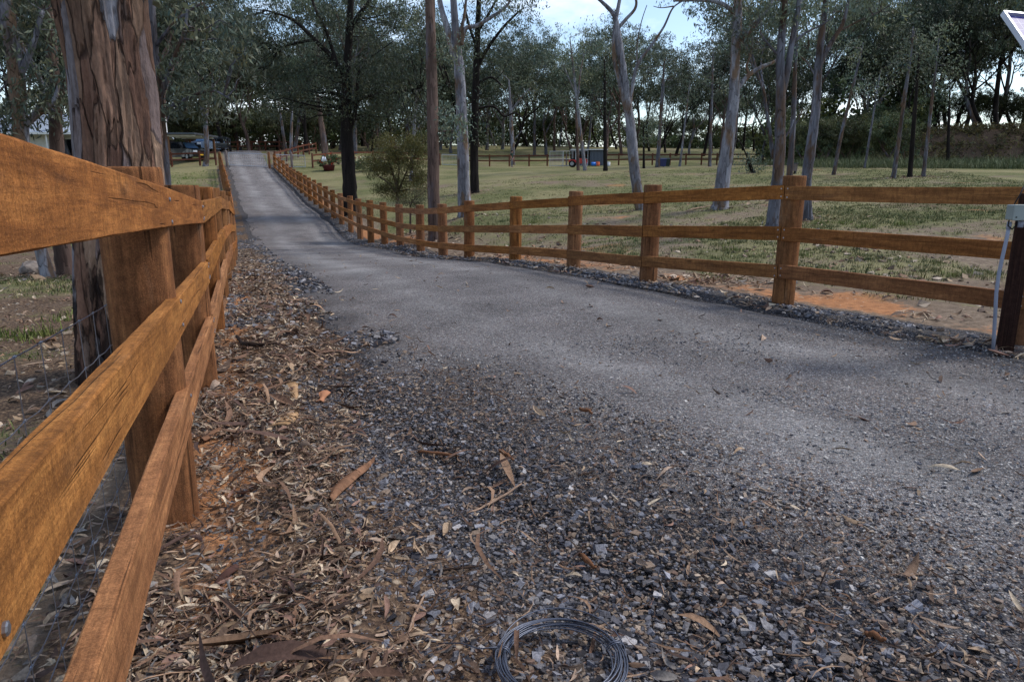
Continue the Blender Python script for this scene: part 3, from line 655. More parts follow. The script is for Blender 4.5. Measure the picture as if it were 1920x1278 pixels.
def traced_tree(label, Y, bark_, trunk, limbs=(), blobs=(), name='gum_tree', leaf='gum_leaf', lcol=None, lsize=None, dens=1.0, per=46, sides=14, clump=None, cat='tree', group=None, droop=.55, twig=.4, flare=1.2):
    """trunk, limbs: (px, py, width_px[, dY]) along photo pixels; blobs: (px, py, rx, ry[, dY]) crown masses"""
    tseed[0] += 1; g = np.random.default_rng(tseed[0])
    b = at(trunk[0][0], trunk[0][1], Y); z0 = gz(b.x, Y); root = thing(name, label, cat, (b.x, Y, z0), 0, group); o = np.array((b.x, Y, z0))
    def path(seq, start=None):
        P, Rr = [], []
        for q in seq:
            yy = Y+(q[3] if len(q) > 3 else 0); P.append(np.array(at(q[0], q[1], yy))-o); Rr.append(q[2]/2/FPX*yy*(.85 if bark_ in ('pale_bark', 'grey_bark') else .95))
        return P, Rr
    mb = MB(); P, Rr = path(trunk)
    P[0] = np.array([0, 0, .0]); hh = P[1][2]
    P = [np.array([0, 0, -.35]), P[0], P[0]+(P[1]-P[0])*min(.25, .45/max(hh, .5))]+P[1:]; Rr = [Rr[0]*flare*1.1, Rr[0]*flare, Rr[0]*(1+(flare-1)*.25)]+Rr[1:]
    pp, rr = smooth_path(P, Rr, 5); mb.tube(pp, rr*(1+np.cumsum(g.normal(0, .014, len(rr)))*np.exp(-np.arange(len(rr))*.0)*.5), sides, True, .035); limb = [pp[len(pp)//3:]]
    for l in limbs:
        P, Rr = path(l); pp, rr = smooth_path(P, Rr, 5); mb.tube(pp, rr, max(6, sides-4), True, .02); limb.append(pp)
    limb = np.concatenate(limb)
    cr = clump or .0135*Y+.22; ls = lsize or .085+.0026*Y
    Cs = []
    for q in blobs:
        yy = Y+(q[4] if len(q) > 4 else 0); c = np.array(at(q[0], q[1], yy))-o; rx = q[2]/FPX*yy; ry = q[3]/FPX*yy
        rd = max(min(rx, ry)*1.1, min(rx, 2.5)); vol = rx*ry*rd
        n = max(6, int(dens*5.5*(rx*ry)/(cr*cr)*(.6+.4*rd/cr*.5))); Cs.append(ball(c, (rx, rd, ry), n, g))
    if Cs:
        C = np.concatenate(Cs); twig_tubes(mb, limb, C, g, twig, .0011*Y+.012)
        V, q, c = leaves(C, per, cr, ls, ls*.27, LEAF if lcol is None else lcol, droop, tseed[0])
        link('crown', np_mesh('crown', V, q, c), MAT[leaf], root)
    mb.build('trunk', MAT[bark_], root, True)
    return root
# big peeling gum right behind the first left posts
def big_gum():
    Y = 5.35; g = np.random.default_rng(5)
    b = at(238, 690, Y); z0 = gz(b.x, Y); root = thing('gum_tree', 'massive gum with peeling red-brown and grey bark right behind the nearest post', 'tree', (b.x, Y, z0)); o = np.array((b.x, Y, z0))
    tr = [(240, 700, 200), (234, 560, 172), (229, 420, 160), (224, 310, 158), (217, 200, 152), (205, 110, 150), (190, 20, 158), (178, -70, 160), (168, -180, 152), (160, -330, 140), (158, -520, 120)]
    P = [np.array(at(x, y, Y))-o for x, y, w_ in tr]; P[0] = np.array([0, 0, -.2]); Rr = [w_/2/FPX*Y*(.90 if y > 350 else .85) for x, y, w_ in tr]
    pp, rr = smooth_path(P, Rr, 14); k = 200; a = np.arange(k)*2*PI/k; V = []; U = []
    for i, (p, r) in enumerate(zip(pp, rr)):
        z = p[2]
        ph = a+.12*np.sin(z*1.3)+.05*z
        lob = 1+.055*np.sin(3*ph+1)+.04*np.sin(5*ph+z*.5)+.03*np.sin(9*ph+.8*np.sin(z*2))
        f = fbm(ph*4+30, np.full(k, z*.55)+3, 4, 4); f2 = fbm(ph*11+30, np.full(k, z*1.3)+3, 14, 3)
        f = np.where(a > 5.6, f*(1-(a-5.6)/.68)+fbm((ph-2*PI)*4+30, np.full(k, z*.55)+3, 4, 4)*((a-5.6)/.68), f)
        f2 = np.where(a > 5.6, f2*(1-(a-5.6)/.68)+fbm((ph-2*PI)*11+30, np.full(k, z*1.3)+3, 14, 3)*((a-5.6)/.68), f2)
        plate = sstep(.44, .5, f)*.045+sstep(.50, .54, f2)*.03
        crack = -.05*np.exp(-((f-.5)/.012)**2)
        f3 = fbm(ph*17+30, np.full(k, z*.7)+3, 24, 3); f3 = np.where(a > 5.6, f3*(1-(a-5.6)/.68)+fbm((ph-2*PI)*17+30, np.full(k, z*.7)+3, 24, 3)*((a-5.6)/.68), f3)
        rad = r*lob*(1+plate+crack-.03-.035*np.exp(-((f3-.5)/.045)**2)-.03*np.exp(-((f2-.42)/.03)**2))+.02*(f2-.5)+.012*(f3-.5)
        V.append(p+np.c_[np.cos(a)*rad, np.sin(a)*rad, np.zeros(k)]); U.append(np.c_[a/(2*PI), np.full(k, z)])
    n = len(pp); V = np.concatenate(V); i, j = np.meshgrid(np.arange(n-1), np.arange(k), indexing='ij'); j2 = (j+1) % k
    q = np.stack([i*k+j, i*k+j2, (i+1)*k+j2, (i+1)*k+j], -1).reshape(-1, 4)
    m = M('peeling_bark'); v = m.coord('Object', (1, 1, .16)); v2 = m.coord('Object', (1, 1, .10), (4, 7, 2)); v3 = m.coord('Object', (1, 1, .35))
    f = m.noise(v, 7, 5, .55, .6); f2 = m.noise(v2, 16, 5, .6, .4); f3 = m.noise(v3, 55, 4, .65); big = m.noise(m.coord('Object', (1, 1, .22), (9, 1, 4)), 5, 3, .5, .4)
    nd = m.n('TexNoise'); m.set(nd.inputs['Vector'], v3); nd.inputs['Scale'].default_value = 6; nd.inputs['Detail'].default_value = 4
    sc_ = m.n('VectorMath', operation='SCALE'); m.set(sc_.inputs[0], nd.outputs['Color']); sc_.inputs['Scale'].default_value = .10
    ad = m.n('VectorMath', operation='ADD'); m.set(ad.inputs[0], m.coord('Object', (1, 1, .13), (3, 1, 2))); m.set(ad.inputs[1], sc_)
    vo = m.n('TexVoronoi'); m.set(vo.inputs['Vector'], ad); vo.inputs['Scale'].default_value = 11; sp = m.n('SeparateColor'); m.set(sp.inputs[0], vo.outputs['Color'])
    ve = m.n('TexVoronoi', feature='DISTANCE_TO_EDGE'); m.set(ve.inputs['Vector'], ad); ve.inputs['Scale'].default_value = 11
    c = m.ramp(sp.outputs[0], [(0, srgb(108, 80, 68)), (.2, srgb(142, 108, 90)), (.38, srgb(164, 136, 114)), (.52, srgb(128, 114, 112)), (.68, srgb(150, 148, 154)), (.8, srgb(124, 94, 78)), (1, srgb(174, 146, 122))])
    c = m.mix(1.0, c, m.ramp(f, [(.3, .72), (.7, 1.25)]), 'MULTIPLY')
    c = m.mix(m.math('MULTIPLY', m.ramp(f2, [(.52, 0), (.62, 1)]), .5), c, srgb(92, 76, 68))
    st = m.math('MULTIPLY', m.ramp(ve.outputs['Distance'], [(.012, 1), (.07, 0)]), m.ramp(sp.outputs[1], [(.25, .25), (.6, 1)])); c = m.mix(m.math('MULTIPLY', st, .85), c, srgb(40, 31, 28))
    ge = m.n('TexCoord'); sx = m.n('SeparateXYZ'); m.set(sx.inputs[0], ge.outputs['Object'])
    char = m.ramp(m.math('ADD', m.noise(v3, 6, 5, .65), m.math('MULTIPLY', m.math('SUBTRACT', .95, sx.outputs[2]), .26)), [(.57, 0), (.64, 1)])
    c = m.mix(m.math('MULTIPLY', char, .85), c, srgb(30, 24, 22))
    c = m.mix(m.math('MULTIPLY', m.ramp(f3, [(.35, 1), (.6, 0)]), .3), c, srgb(60, 42, 34))
    h = m.math('ADD', m.math('MULTIPLY', f2, .8), m.math('MULTIPLY', f3, .5)); h = m.math('ADD', m.math('SUBTRACT', h, m.math('MULTIPLY', st, .9)), m.math('MULTIPLY', sp.outputs[2], .7))
    MAT['peel'] = m.done(c, .85, m.bump(h, .8, .03), .15)
    link('trunk', np_mesh('trunk', V, q, None, np.concatenate(U), True), MAT['peel'], root)
    # long loose strips of bark standing off the right side
    for s in range(5):
        zt = g.uniform(2.0, 2.9); L = g.uniform(.5, 1.0); az = math.radians(g.uniform(-8, 48)); pts = []
        for u in np.linspace(0, 1, 9):
            z = zt-L*u; i = int(np.argmin(abs(pp[:, 2]-z))); r = rr[i]*(1.01+.05*u*u+.025*math.sin(u*7+s)); pts.append(pp[i]+np.array([math.cos(az)*r, math.sin(az)*r, z-pp[i][2]]))
        pts = np.array(pts); tg = np.array([-math.sin(az), math.cos(az), 0]); wv = .045*np.sin(np.linspace(.35, 2.9, 9))*g.uniform(.8, 1.5)
        nn = np.array([math.cos(az), math.sin(az), 0])
        V2 = np.concatenate([pts-tg*wv[:, None], pts+tg*wv[:, None]*.2+nn*.012, pts+tg*wv[:, None], pts+nn*-.01]); m_ = 9
        q2 = [[r_*m_+x, r_*m_+x+1, ((r_+1) % 4)*m_+x+1, ((r_+1) % 4)*m_+x] for r_ in range(4) for x in range(m_-1)]
        link('bark_strip', np_mesh('bark_strip', V2, np.array(q2), None, None, True), MAT['black_bark'] if s % 2 else MAT['brown_bark'], root)
    # crown, well above the frame
    mb = MB(); top = pp[-1]; limb = []
    for s in range(5):
        d = np.array([math.cos(s*1.3+.4), math.sin(s*1.3+.4), 1.1]); pts = [top-[0, 0, .4], top+d*1.2, top+d*2.6+g.normal(0, .3, 3), top+d*4.4+g.normal(0, .5, 3)]
        p2, r2 = smooth_path(pts, [.3, .2, .13, .05], 5); mb.tube(p2, r2, 10); limb.append(p2)
    limb = np.concatenate(limb); C = np.concatenate([ball(limb[i], (1.5, 1.5, 1.1), 16, g) for i in range(8, len(limb), 4)])
    twig_tubes(mb, limb, C, g, .4); mb.build('limb', MAT['grey_bark'], root, True)
    V, q, c = leaves(C, 40, .55, .16, .045, LEAF, .6, 7); link('crown', np_mesh('crown', V, q, c), MAT['gum_leaf'], root)
big_gum()
dk = np.array(srgb(72, 80, 62)); ol = np.array(srgb(90, 92, 60)); gr = np.array(srgb(92, 102, 88))
tt_ = traced_tree
tt_('leaning pale gum in a close pair at the far left edge', 12.2, 'pale_bark', [(92, 527, 26), (72, 450, 24), (48, 330, 28), (38, 230, 30), (28, 120, 30), (8, 0, 28), (-10, -120, 22)],
    [[(40, 240, 16), (70, 215, 13), (100, 190, 10), (110, 160, 6)], [(34, 150, 16), (60, 90, 12), (80, 20, 9)]],
    [(25, 60, 50, 50), (60, 140, 55, 50), (30, 190, 50, 40), (80, 40, 50, 45), (95, 190, 40, 26), (-20, 20, 60, 60), (20, 235, 26, 18)], lsize=.13, dens=.55, twig=.5)
tt_('brown-trunked gum in a close pair, in front of the pale house roof', 12.8, 'brown_bark', [(125, 525, 30), (112, 430, 28), (108, 310, 25), (104, 220, 22), (98, 120, 20), (90, 0, 18), (85, -120, 14)],
    [[(102, 200, 12), (125, 150, 9), (140, 90, 6)]], [(115, 150, 40, 40), (120, 70, 45, 40), (80, 30, 45, 40), (130, 190, 26, 26), (100, -50, 60, 50)], lsize=.13, dens=.55)
tt_('slim dark gum just right of the massive peeling trunk', 13.0, 'grey_bark', [(318, 470, 26), (310, 340, 24), (300, 220, 22), (291, 110, 17), (284, 0, 13), (280, -120, 10)],
    [[(298, 190, 13), (318, 130, 10), (345, 60, 7), (352, 10, 4)], [(300, 215, 10), (340, 190, 7), (395, 170, 5), (430, 185, 3)], [(290, 90, 8), (330, 40, 6), (380, 5, 4)]],
    [(345, 70, 50, 42), (400, 40, 55, 40), (360, 140, 55, 38), (420, 120, 50, 40), (330, 190, 45, 30), (390, 195, 55, 26), (445, 60, 40, 40), (300, -20, 60, 40)], lsize=.14, dens=.5, twig=.45)
tt_('slender grey forked gum in front of the parked vehicle', 63, 'grey_bark', [(386, 318, 11), (388, 290, 10), (386, 240, 9), (384, 222, 9), (376, 190, 6), (372, 160, 4)], [[(385, 228, 7), (392, 195, 5), (398, 165, 3)], [(386, 205, 3), (410, 195, 2)]],
    [(380, 150, 40, 30), (350, 175, 28, 20), (410, 160, 35, 24), (385, 110, 40, 26)], dens=1.0)
tt_('black-trunked ironbark with dark spreading crown beside the driveway dip', 36, 'black_bark', [(657, 390, 27), (655, 340, 26), (651, 270, 24), (649, 215, 21), (650, 150, 17), (654, 80, 14), (657, 20, 12), (660, -60, 9)],
    [[(651, 250, 10), (665, 215, 9), (672, 140, 6), (672, 120, 4)], [(650, 150, 11), (625, 110, 9), (600, 85, 8), (570, 55, 7), (545, 35, 5), (500, 20, 3)], [(630, 115, 7), (612, 60, 6), (592, 20, 5), (580, -20, 4)], [(655, 60, 10), (672, 30, 8), (695, 0, 6)], [(651, 200, 8), (690, 180, 7), (740, 175, 5), (790, 165, 3)], [(590, 75, 6), (560, 80, 5), (525, 90, 4)]],
    [(505, 45, 60, 40), (590, 20, 50, 30), (560, 105, 60, 35), (480, 110, 50, 45), (620, 165, 60, 38), (575, 165, 55, 35), (700, 130, 50, 40), (700, 45, 45, 34), (760, 150, 55, 42), (735, 205, 60, 26), (800, 215, 45, 24), (660, 215, 45, 22), (780, 80, 40, 42), (640, 60, 40, 26), (690, 180, 50, 28), (530, 200, 50, 26), (745, 30, 40, 26), (455, 60, 35, 40)], lcol=dk, dens=1.7, per=54, name='ironbark_tree')
tt_('straight reddish-brown trunk rising out of frame behind the fence dip', 22, 'brown_bark', [(816, 445, 25), (813, 380, 24), (812, 250, 22), (809, 120, 20), (806, 0, 18), (803, -150, 15), (800, -280, 12)], [[(816, 248, 5), (805, 232, 4), (797, 222, 2.5)], [(803, -150, 9), (850, -240, 7), (900, -300, 4)], [(803, -120, 8), (740, -220, 6), (690, -280, 4)]],
    [(800, -290, 110, 70), (880, -270, 70, 50), (710, -260, 70, 50), (820, -190, 80, 40), (845, 110, 22, 20), (840, 220, 20, 20), (846, 245, 18, 14)], dens=.5)
tt_('smooth pale gum forking low into two limbs, right of the reddish-brown trunk', 25, 'pale_bark', [(872, 399, 28), (869, 330, 26), (867, 250, 24), (864, 180, 22), (861, 130, 22), (858, 95, 17), (853, 40, 15), (849, -20, 13), (845, -110, 10)],
    [[(861, 125, 16), (848, 95, 14), (838, 50, 13), (826, 10, 11), (815, -60, 9)], [(865, 85, 10), (872, 55, 9), (895, 48, 8), (925, 30, 7), (950, 12, 5), (960, -10, 4)], [(864, 60, 8), (872, 20, 6), (876, -40, 4)]],
    [(920, -20, 50, 34), (960, 10, 40, 26), (840, -110, 80, 50), (900, -90, 60, 40), (800, -60, 50, 36)], dens=.55)
tt_('dark rough-barked tree close behind the smooth forking pale gum', 40, 'black_bark', [(890, 362, 16), (889, 300, 15), (890, 220, 14), (893, 140, 12), (895, 70, 10), (898, 0, 8), (900, -60, 6)],
    [[(893, 130, 7), (915, 90, 6), (945, 50, 5), (975, 20, 3)], [(894, 90, 6), (880, 50, 5), (870, 10, 4)], [(890, 205, 5), (925, 200, 4.5), (945, 218, 4), (965, 212, 3), (980, 222, 2)], [(896, 60, 6), (920, 20, 5), (940, -20, 3)], [(891, 160, 5), (920, 145, 4), (940, 160, 3)]],
    [(930, 40, 45, 26), (970, 30, 38, 24), (905, 95, 45, 28), (985, 5, 26, 20), (880, 30, 40, 30), (890, 160, 34, 34), (935, 110, 30, 20), (880, 240, 30, 32), (915, 250, 30, 26), (905, -40, 70, 34)], lcol=dk, dens=.9, name='rough_barked_tree')
tt_('twisted pale gum with crossing bare limbs behind the second post from the right', 25, 'pale_bark', [(1204, 412, 26), (1197, 370, 24), (1189, 310, 22), (1184, 260, 21), (1181, 225, 18), (1176, 185, 15), (1170, 140, 14), (1163, 100, 15), (1158, 60, 12), (1152, 30, 9), (1135, 10, 7), (1118, -5, 5)],
    [[(1180, 225, 12), (1168, 180, 11), (1160, 145, 10), (1152, 110, 9), (1152, 60, 8), (1158, 20, 8), (1166, -20, 6)], [(1180, 205, 9), (1186, 160, 8), (1196, 120, 7), (1222, 85, 6), (1245, 50, 4.5), (1262, 15, 3.5), (1285, 0, 2)], [(1160, 52, 8), (1175, 35, 7), (1190, 18, 6), (1193, 2, 5), (1186, -10, 4)], [(1194, 118, 3), (1195, 80, 2.5), (1203, 40, 2), (1213, 10, 1.5)], [(1263, 12, 3), (1240, 15, 2), (1225, 12, 1.2)]],
    [(1130, -70, 60, 30), (1180, -80, 60, 36), (1290, -20, 30, 12)], dens=.45)
tt_('stout pale gum with two heavy right-hand limbs, left of the nearest tall post', 23, 'pale_bark', [(1350, 390, 34), (1354, 350, 31), (1362, 290, 28), (1370, 230, 24), (1376, 180, 22), (1378, 120, 20), (1381, 60, 19), (1384, 0, 16), (1386, -90, 13)],
    [[(1378, 172, 11), (1392, 155, 11), (1408, 138, 10), (1430, 125, 8), (1448, 118, 6), (1462, 108, 4)], [(1384, 85, 13), (1398, 65, 14), (1420, 42, 12), (1440, 18, 10), (1452, -20, 8)], [(1380, 30, 9), (1362, 12, 9), (1335, 2, 8), (1300, 1, 5), (1262, 2, 3.5)], [(1405, 140, 5), (1400, 125, 4.5), (1408, 100, 3), (1412, 70, 2)], [(1366, 250, 5), (1358, 240, 4), (1352, 238, 2)]],
    [(1400, 25, 32, 26), (1440, 40, 28, 24), (1390, 70, 24, 20), (1420, -40, 60, 40), (1340, -50, 60, 40), (1330, 35, 16, 12), (1425, 85, 24, 18), (1370, 55, 22, 20)], dens=.5)
tt_('tall blue-grey double-stemmed gum left of the nearest tall post', 17, 'grey_bark', [(1449, 418, 27), (1455, 360, 25), (1462, 290, 24), (1463, 220, 22), (1464, 170, 20), (1463, 110, 17), (1467, 50, 15), (1470, 0, 14), (1474, -120, 11)],
    [[(1468, 172, 14), (1477, 130, 13), (1485, 80, 12), (1494, 30, 11), (1500, -10, 10), (1506, -100, 8)], [(1468, 262, 5), (1480, 245, 4.5), (1488, 225, 3)], [(1460, 105, 7), (1448, 92, 5), (1434, 75, 4), (1425, 60, 3)], [(1488, 80, 6), (1510, 62, 5), (1535, 50, 4), (1560, 35, 2.5)]],
    [(1440, -20, 50, 34), (1500, -40, 60, 40), (1540, 20, 34, 20), (1480, 30, 26, 16), (1445, 40, 20, 16)], dens=.45)
tt_('blue-grey gum with a forked top, rising just right of the nearest tall post', 18, 'grey_bark', [(1512, 412, 24), (1511, 350, 23), (1517, 300, 22), (1524, 250, 20), (1530, 200, 18), (1534, 130, 16), (1540, 70, 14), (1548, 10, 12), (1554, -80, 10)],
    [[(1536, 122, 13), (1550, 95, 11), (1564, 72, 9), (1580, 45, 8), (1590, 5, 6), (1595, -50, 5)], [(1533, 150, 4), (1515, 120, 3), (1500, 105, 2)], [(1572, 60, 4), (1610, 40, 3), (1650, 22, 2)]],
    [(1580, -10, 50, 26), (1630, 15, 40, 20), (1550, -60, 60, 36), (1660, -10, 40, 22)], dens=.45)
tt_('thin grey gum standing behind the forked-top gum', 24, 'grey_bark', [(1480, 345, 13), (1484, 280, 12), (1488, 210, 10), (1490, 150, 8), (1494, 60, 6)], [[(1486, 240, 4), (1498, 222, 3), (1504, 205, 2)]], [(1495, 70, 30, 24), (1490, 110, 22, 20), (1510, 30, 30, 20)], dens=.5)
# thinner trunks of the middle distance: px, base y, lean px at y=200, width, Y, bark, label
mid = [(962, 291, 957, 9, 82, 'pale_bark', 'white slim gum standing behind the person', [(975, 165, 34, 22), (940, 150, 30, 22), (1000, 180, 26, 18)], [[(958, 210, 5), (975, 185, 3), (995, 165, 2)], [(959, 270, 2.5), (970, 255, 2.5), (980, 244, 1.5)]]),
       (1097, 325, 1083, 8, 55, 'pale_bark', 'thin pale gum leaning in front of the red tractor', [(1070, 90, 40, 26), (1105, 70, 36, 26), (1085, 120, 36, 24), (1055, 130, 26, 20)], [[(1085, 185, 4), (1068, 150, 3), (1058, 125, 2)], [(1084, 180, 5), (1088, 140, 4), (1095, 100, 2)]]),
       (1084, 323, 1080, 6, 56, 'brown_bark', 'thin dark trunk just left of the leaning pale gum', [(1080, 150, 26, 22), (1060, 170, 20, 18)], []),
       (1135, 328, 1134, 8, 53, 'black_bark', 'straight black trunk beside the right end of the shed', [(1135, 160, 40, 30), (1150, 110, 40, 34), (1120, 200, 32, 18)], []),
       (1232, 322, 1240, 9, 60, 'grey_bark', 'grey gum standing just left of the two bins', [(1245, 140, 46, 34), (1220, 110, 44, 28), (1265, 110, 34, 24), (1240, 180, 40, 20)], [[(1238, 230, 5), (1243, 190, 3.5), (1246, 150, 2)]]),
       (1274, 319, 1288, 5, 62, 'pale_bark', 'very thin pale sapling right of the two bins', [(1290, 180, 24, 20), (1300, 150, 26, 18)], []),
       (1330, 322, 1334, 7, 58, 'grey_bark', 'thin grey gum left of the stout limbed gum', [(1330, 130, 40, 30), (1320, 90, 36, 22), (1345, 170, 26, 20)], []),
       (1207, 319, 1216, 5, 57, 'black_bark', 'small crooked dark sapling behind the twisted pale gum', [(1212, 255, 16, 14), (1222, 230, 16, 14)], []),
       (610, 284, 598, 13, 74, 'brown_bark', 'grey-brown leaning trunk behind the shrub in the dark tub', [(590, 170, 34, 26), (610, 200, 30, 20)], []),
       (536, 288, 524, 7, 78, 'grey_bark', 'pale leaning trunk beyond the driveway gate, left of a close pair', [(520, 190, 28, 22), (505, 210, 22, 18)], []),
       (545, 287, 548, 7, 78, 'pale_bark', 'pale upright trunk beyond the driveway gate, right of a close pair', [(552, 190, 26, 22)], []),
       (573, 280, 571, 8, 84, 'black_bark', 'dark trunk beyond the silver side gate', [(572, 190, 28, 22)], []),
       (771, 322, 779, 9, 52, 'pale_bark', 'pale gum hidden behind the olive shrub', [(790, 170, 34, 24), (770, 200, 30, 20)], []),
       (1566, 300, 1590, 8, 42, 'grey_bark', 'slim grey gum leaning right, beyond the forked-top gum', [(1600, 120, 30, 34), (1620, 160, 30, 24), (1585, 80, 34, 28)], []),
       (1675, 334, 1694, 9, 37, 'grey_bark', 'slim grey gum leaning right in the open paddock at right', [(1705, 60, 34, 34), (1690, 110, 30, 26), (1725, 90, 30, 26)], [[(1690, 200, 5), (1705, 120, 4), (1712, 50, 2)]]),
       (1706, 330, 1716, 9, 38, 'black_bark', 'dark slim trunk between two paler ones in the open paddock', [(1722, 100, 36, 36), (1740, 150, 32, 26)], []),
       (1731, 332, 1746, 8, 38, 'grey_bark', 'rightmost grey trunk of three in the open paddock', [(1755, 120, 36, 32), (1770, 70, 36, 28)], []),
       (1777, 310, 1780, 6, 55, 'black_bark', 'thin dark trunk in front of the bank', [(1785, 150, 36, 26), (1770, 180, 30, 20)], []),
       (1622, 310, 1640, 5, 50, 'grey_bark', 'thin sapling left of the leaning paddock gum', [(1640, 170, 26, 22), (1650, 130, 30, 22)], []),
       (1412, 331, 1404, 7, 46, 'black_bark', 'stubby small tree with a bare leaning branch behind the middle rails', [(1403, 300, 20, 10), (1418, 312, 10, 6)], [[(1404, 300, 4), (1420, 298, 3), (1432, 296, 2)], [(1402, 298, 3), (1390, 270, 2.5), (1378, 258, 1.5)]])]
for px, by, lx, w_, Y, bk, lab, blobs, limbs in mid:
    h_top = min(b[1] for b in blobs)
    dy = (by-h_top); k = (lx-px)/max(1, by-200) if h_top < 200 else 0
    tr = [(px, by, w_), (px+k*dy*.2, by-dy*.2, w_*.95), (px+k*dy*.5, by-dy*.5, w_*.8), (px+k*dy*.8, by-dy*.8, w_*.55), (px+k*dy*1.0, h_top, w_*.25)]
    if lx == 1404: tr = [(1412, 331, 8), (1408, 315, 7), (1404, 302, 6), (1402, 296, 4)]
    tt_(lab, Y, bk, tr, limbs, blobs, dens=.9, sides=9, name='gum_tree', per=42)
# shrubs behind the fence dip
tt_('olive-leaved spreading shrub behind the fence dip, left of the reddish-brown trunk', 28, 'brown_bark', [(746, 372, 7), (744, 350, 6), (738, 330, 5), (728, 300, 3)], [[(746, 360, 5), (755, 340, 4), (768, 310, 3), (785, 280, 2)], [(746, 366, 5), (730, 345, 3), (710, 330, 2)], [(745, 355, 4), (748, 320, 3), (745, 280, 2)]],
    [(740, 270, 40, 18), (720, 295, 34, 16), (765, 290, 36, 20), (790, 270, 28, 20), (745, 315, 40, 14), (790, 315, 24, 20), (705, 320, 20, 14), (715, 350, 14, 12), (800, 335, 14, 14), (695, 305, 14, 10), (725, 350, 24, 18), (765, 345, 24, 16), (740, 365, 30, 12), (790, 350, 20, 16)], leaf='bush_leaf', lcol=ol, name='shrub', cat='shrub', dens=2.4, per=70, clump=.33, lsize=.085, flare=1.1)
tt_('low grey-green shrub at the foot of the olive shrub', 27, 'brown_bark', [(768, 400, 4), (770, 388, 3), (775, 375, 2)], [], [(752, 378, 18, 12), (775, 372, 22, 16), (798, 368, 18, 18), (790, 388, 16, 10)], leaf='bush_leaf', lcol=np.array(srgb(82, 86, 72)), name='shrub', cat='shrub', dens=1.6, per=60, clump=.3, lsize=.075, flare=1)

# ---- background trees: a few kinds, copied
def grow_tree(seed, H, spread, col, per=34, crown_lo=.35, cl=.62, leaf=.30, rad=.2):
    g = np.random.default_rng(seed); mb = MB(); tips = []; limb = []
    def br(p, d, L, r, dep):
        n = 4; pts = [p]; q = p.copy(); dd = d.copy()
        for i in range(n):
            dd = dd+g.normal(0, .13, 3)+np.array([0, 0, .07]); dd /= np.linalg.norm(dd); q = q+dd*L/n; pts.append(q.copy())
        rs = np.linspace(r, r*.62, n+1); mb.tube(pts, rs, 8 if dep == 0 else 5 if dep == 1 else 3, False); limb.extend(pts)
        if dep >= 3: tips.append(q); tips.append(pts[2]); return
        for c in range(3 if dep < 2 else 2):
            a = g.uniform(0, 6.28); t = np.array([math.cos(a), math.sin(a), g.uniform(.1, .9)])*spread; e = dd*.9+t; e /= np.linalg.norm(e)
            br(q if c < 2 else pts[3], e, L*g.uniform(.55, .8) if dep else H*.26*g.uniform(.8, 1.2), r*.6*g.uniform(.75, 1), dep+1)
    br(np.array([0, 0, -.3]), np.array([g.normal(0, .05), g.normal(0, .05), 1]), H*crown_lo, rad*1.15, 0)
    C = np.array(tips); C = np.concatenate([C]+[C+g.normal(0, 1.15, C.shape)*np.array([1, 1, .75]) for _ in range(4)])
    V, q, c = leaves(C, int(per*1.1), cl*.82, leaf, leaf*.30, col, .75, seed, .5)
    return mb.mesh('trunk', True), np_mesh('crown', V, q, c)
KIN = {}
for k, a in {'tall': (201, 17, .75, LEAF, 40, .42, .8), 'dense': (202, 14, 1.0, dk, 44, .30, .95), 'dense2': (203, 16, .85, dk, 46, .26, 1.0), 'open': (204, 15, .7, gr, 36, .5, .7), 'slim': (205, 16, .55, LEAF, 40, .45, .75), 'low': (206, 9, 1.0, np.array(srgb(78, 84, 56)), 46, .15, .75)}.items():
    KIN[k] = grow_tree(a[0], a[1], a[2], a[3], a[4], a[5], a[6])
def bg_tree(kind, bk, px, Y, label, group, sc=1.0, name='gum_tree'):
    x = at(px, 300, Y).x; z = gz(x, Y); r = thing(name, label, 'tree', (x, Y, z-.1), R0.uniform(0, 6.28), group)
    s = sc*R0.uniform(.88, 1.12); r.scale = (s, s, s*R0.uniform(.92, 1.1))
    t, c = KIN[kind]
    o = bpy.data.objects.new('trunk', t); COL.objects.link(o); o.parent = r
    if not t.materials: t.materials.append(MAT[bk])
    o.material_slots[0].link = 'OBJECT'; o.material_slots[0].material = MAT[bk]
    o = bpy.data.objects.new('crown', c); COL.objects.link(o); o.parent = r
    if not c.materials: c.materials.append(MAT['gum_leaf'])
    return r
GB = 'trees of the wood behind'
Gd = {'wood behind the carport': (150, 480), 'wood beyond the driveway gate': (480, 700), 'wood behind the shed': (880, 1180), 'wood behind the wheelie bins': (1180, 1440), 'wood on the right in front of the bank': (1560, 1760)}
def rowt(lo, hi, n, Y0, Y1, kinds, where, sc=1.0, barks=('grey_bark', 'black_bark', 'pale_bark', 'brown_bark')):
    for i in range(n):
        px = lo+(hi-lo)*(i+R0.uniform(.1, .9))/n; Y = R0.uniform(Y0, Y1); k = R0.choice(kinds); bk = R0.choice(barks)
        lab = {'grey_bark': 'grey-trunked', 'black_bark': 'dark-trunked', 'pale_bark': 'pale-trunked', 'brown_bark': 'brown-trunked'}[bk]
        bg_tree(k, bk, px, Y, f'{lab} {"low bushy tree" if k == "low" else "gum"} in the {where}', 'gums in the '+where, sc)
rowt(-160, 150, 16, 66, 95, ('tall', 'dense', 'dense2', 'slim'), 'wood behind the house', 1.2)
rowt(150, 480, 22, 72, 105, ('tall', 'dense', 'dense2', 'slim'), 'wood behind the carport', 1.12)
rowt(470, 720, 20, 88, 125, ('tall', 'dense', 'dense2', 'slim', 'dense'), 'wood beyond the driveway gate', 1.15)
rowt(700, 960, 18, 95, 130, ('tall', 'dense', 'dense2', 'slim'), 'wood behind the silver paddock gate', 1.12)
rowt(950, 1190, 15, 98, 135, ('tall', 'dense', 'dense2', 'open'), 'wood behind the shed', 1.02)
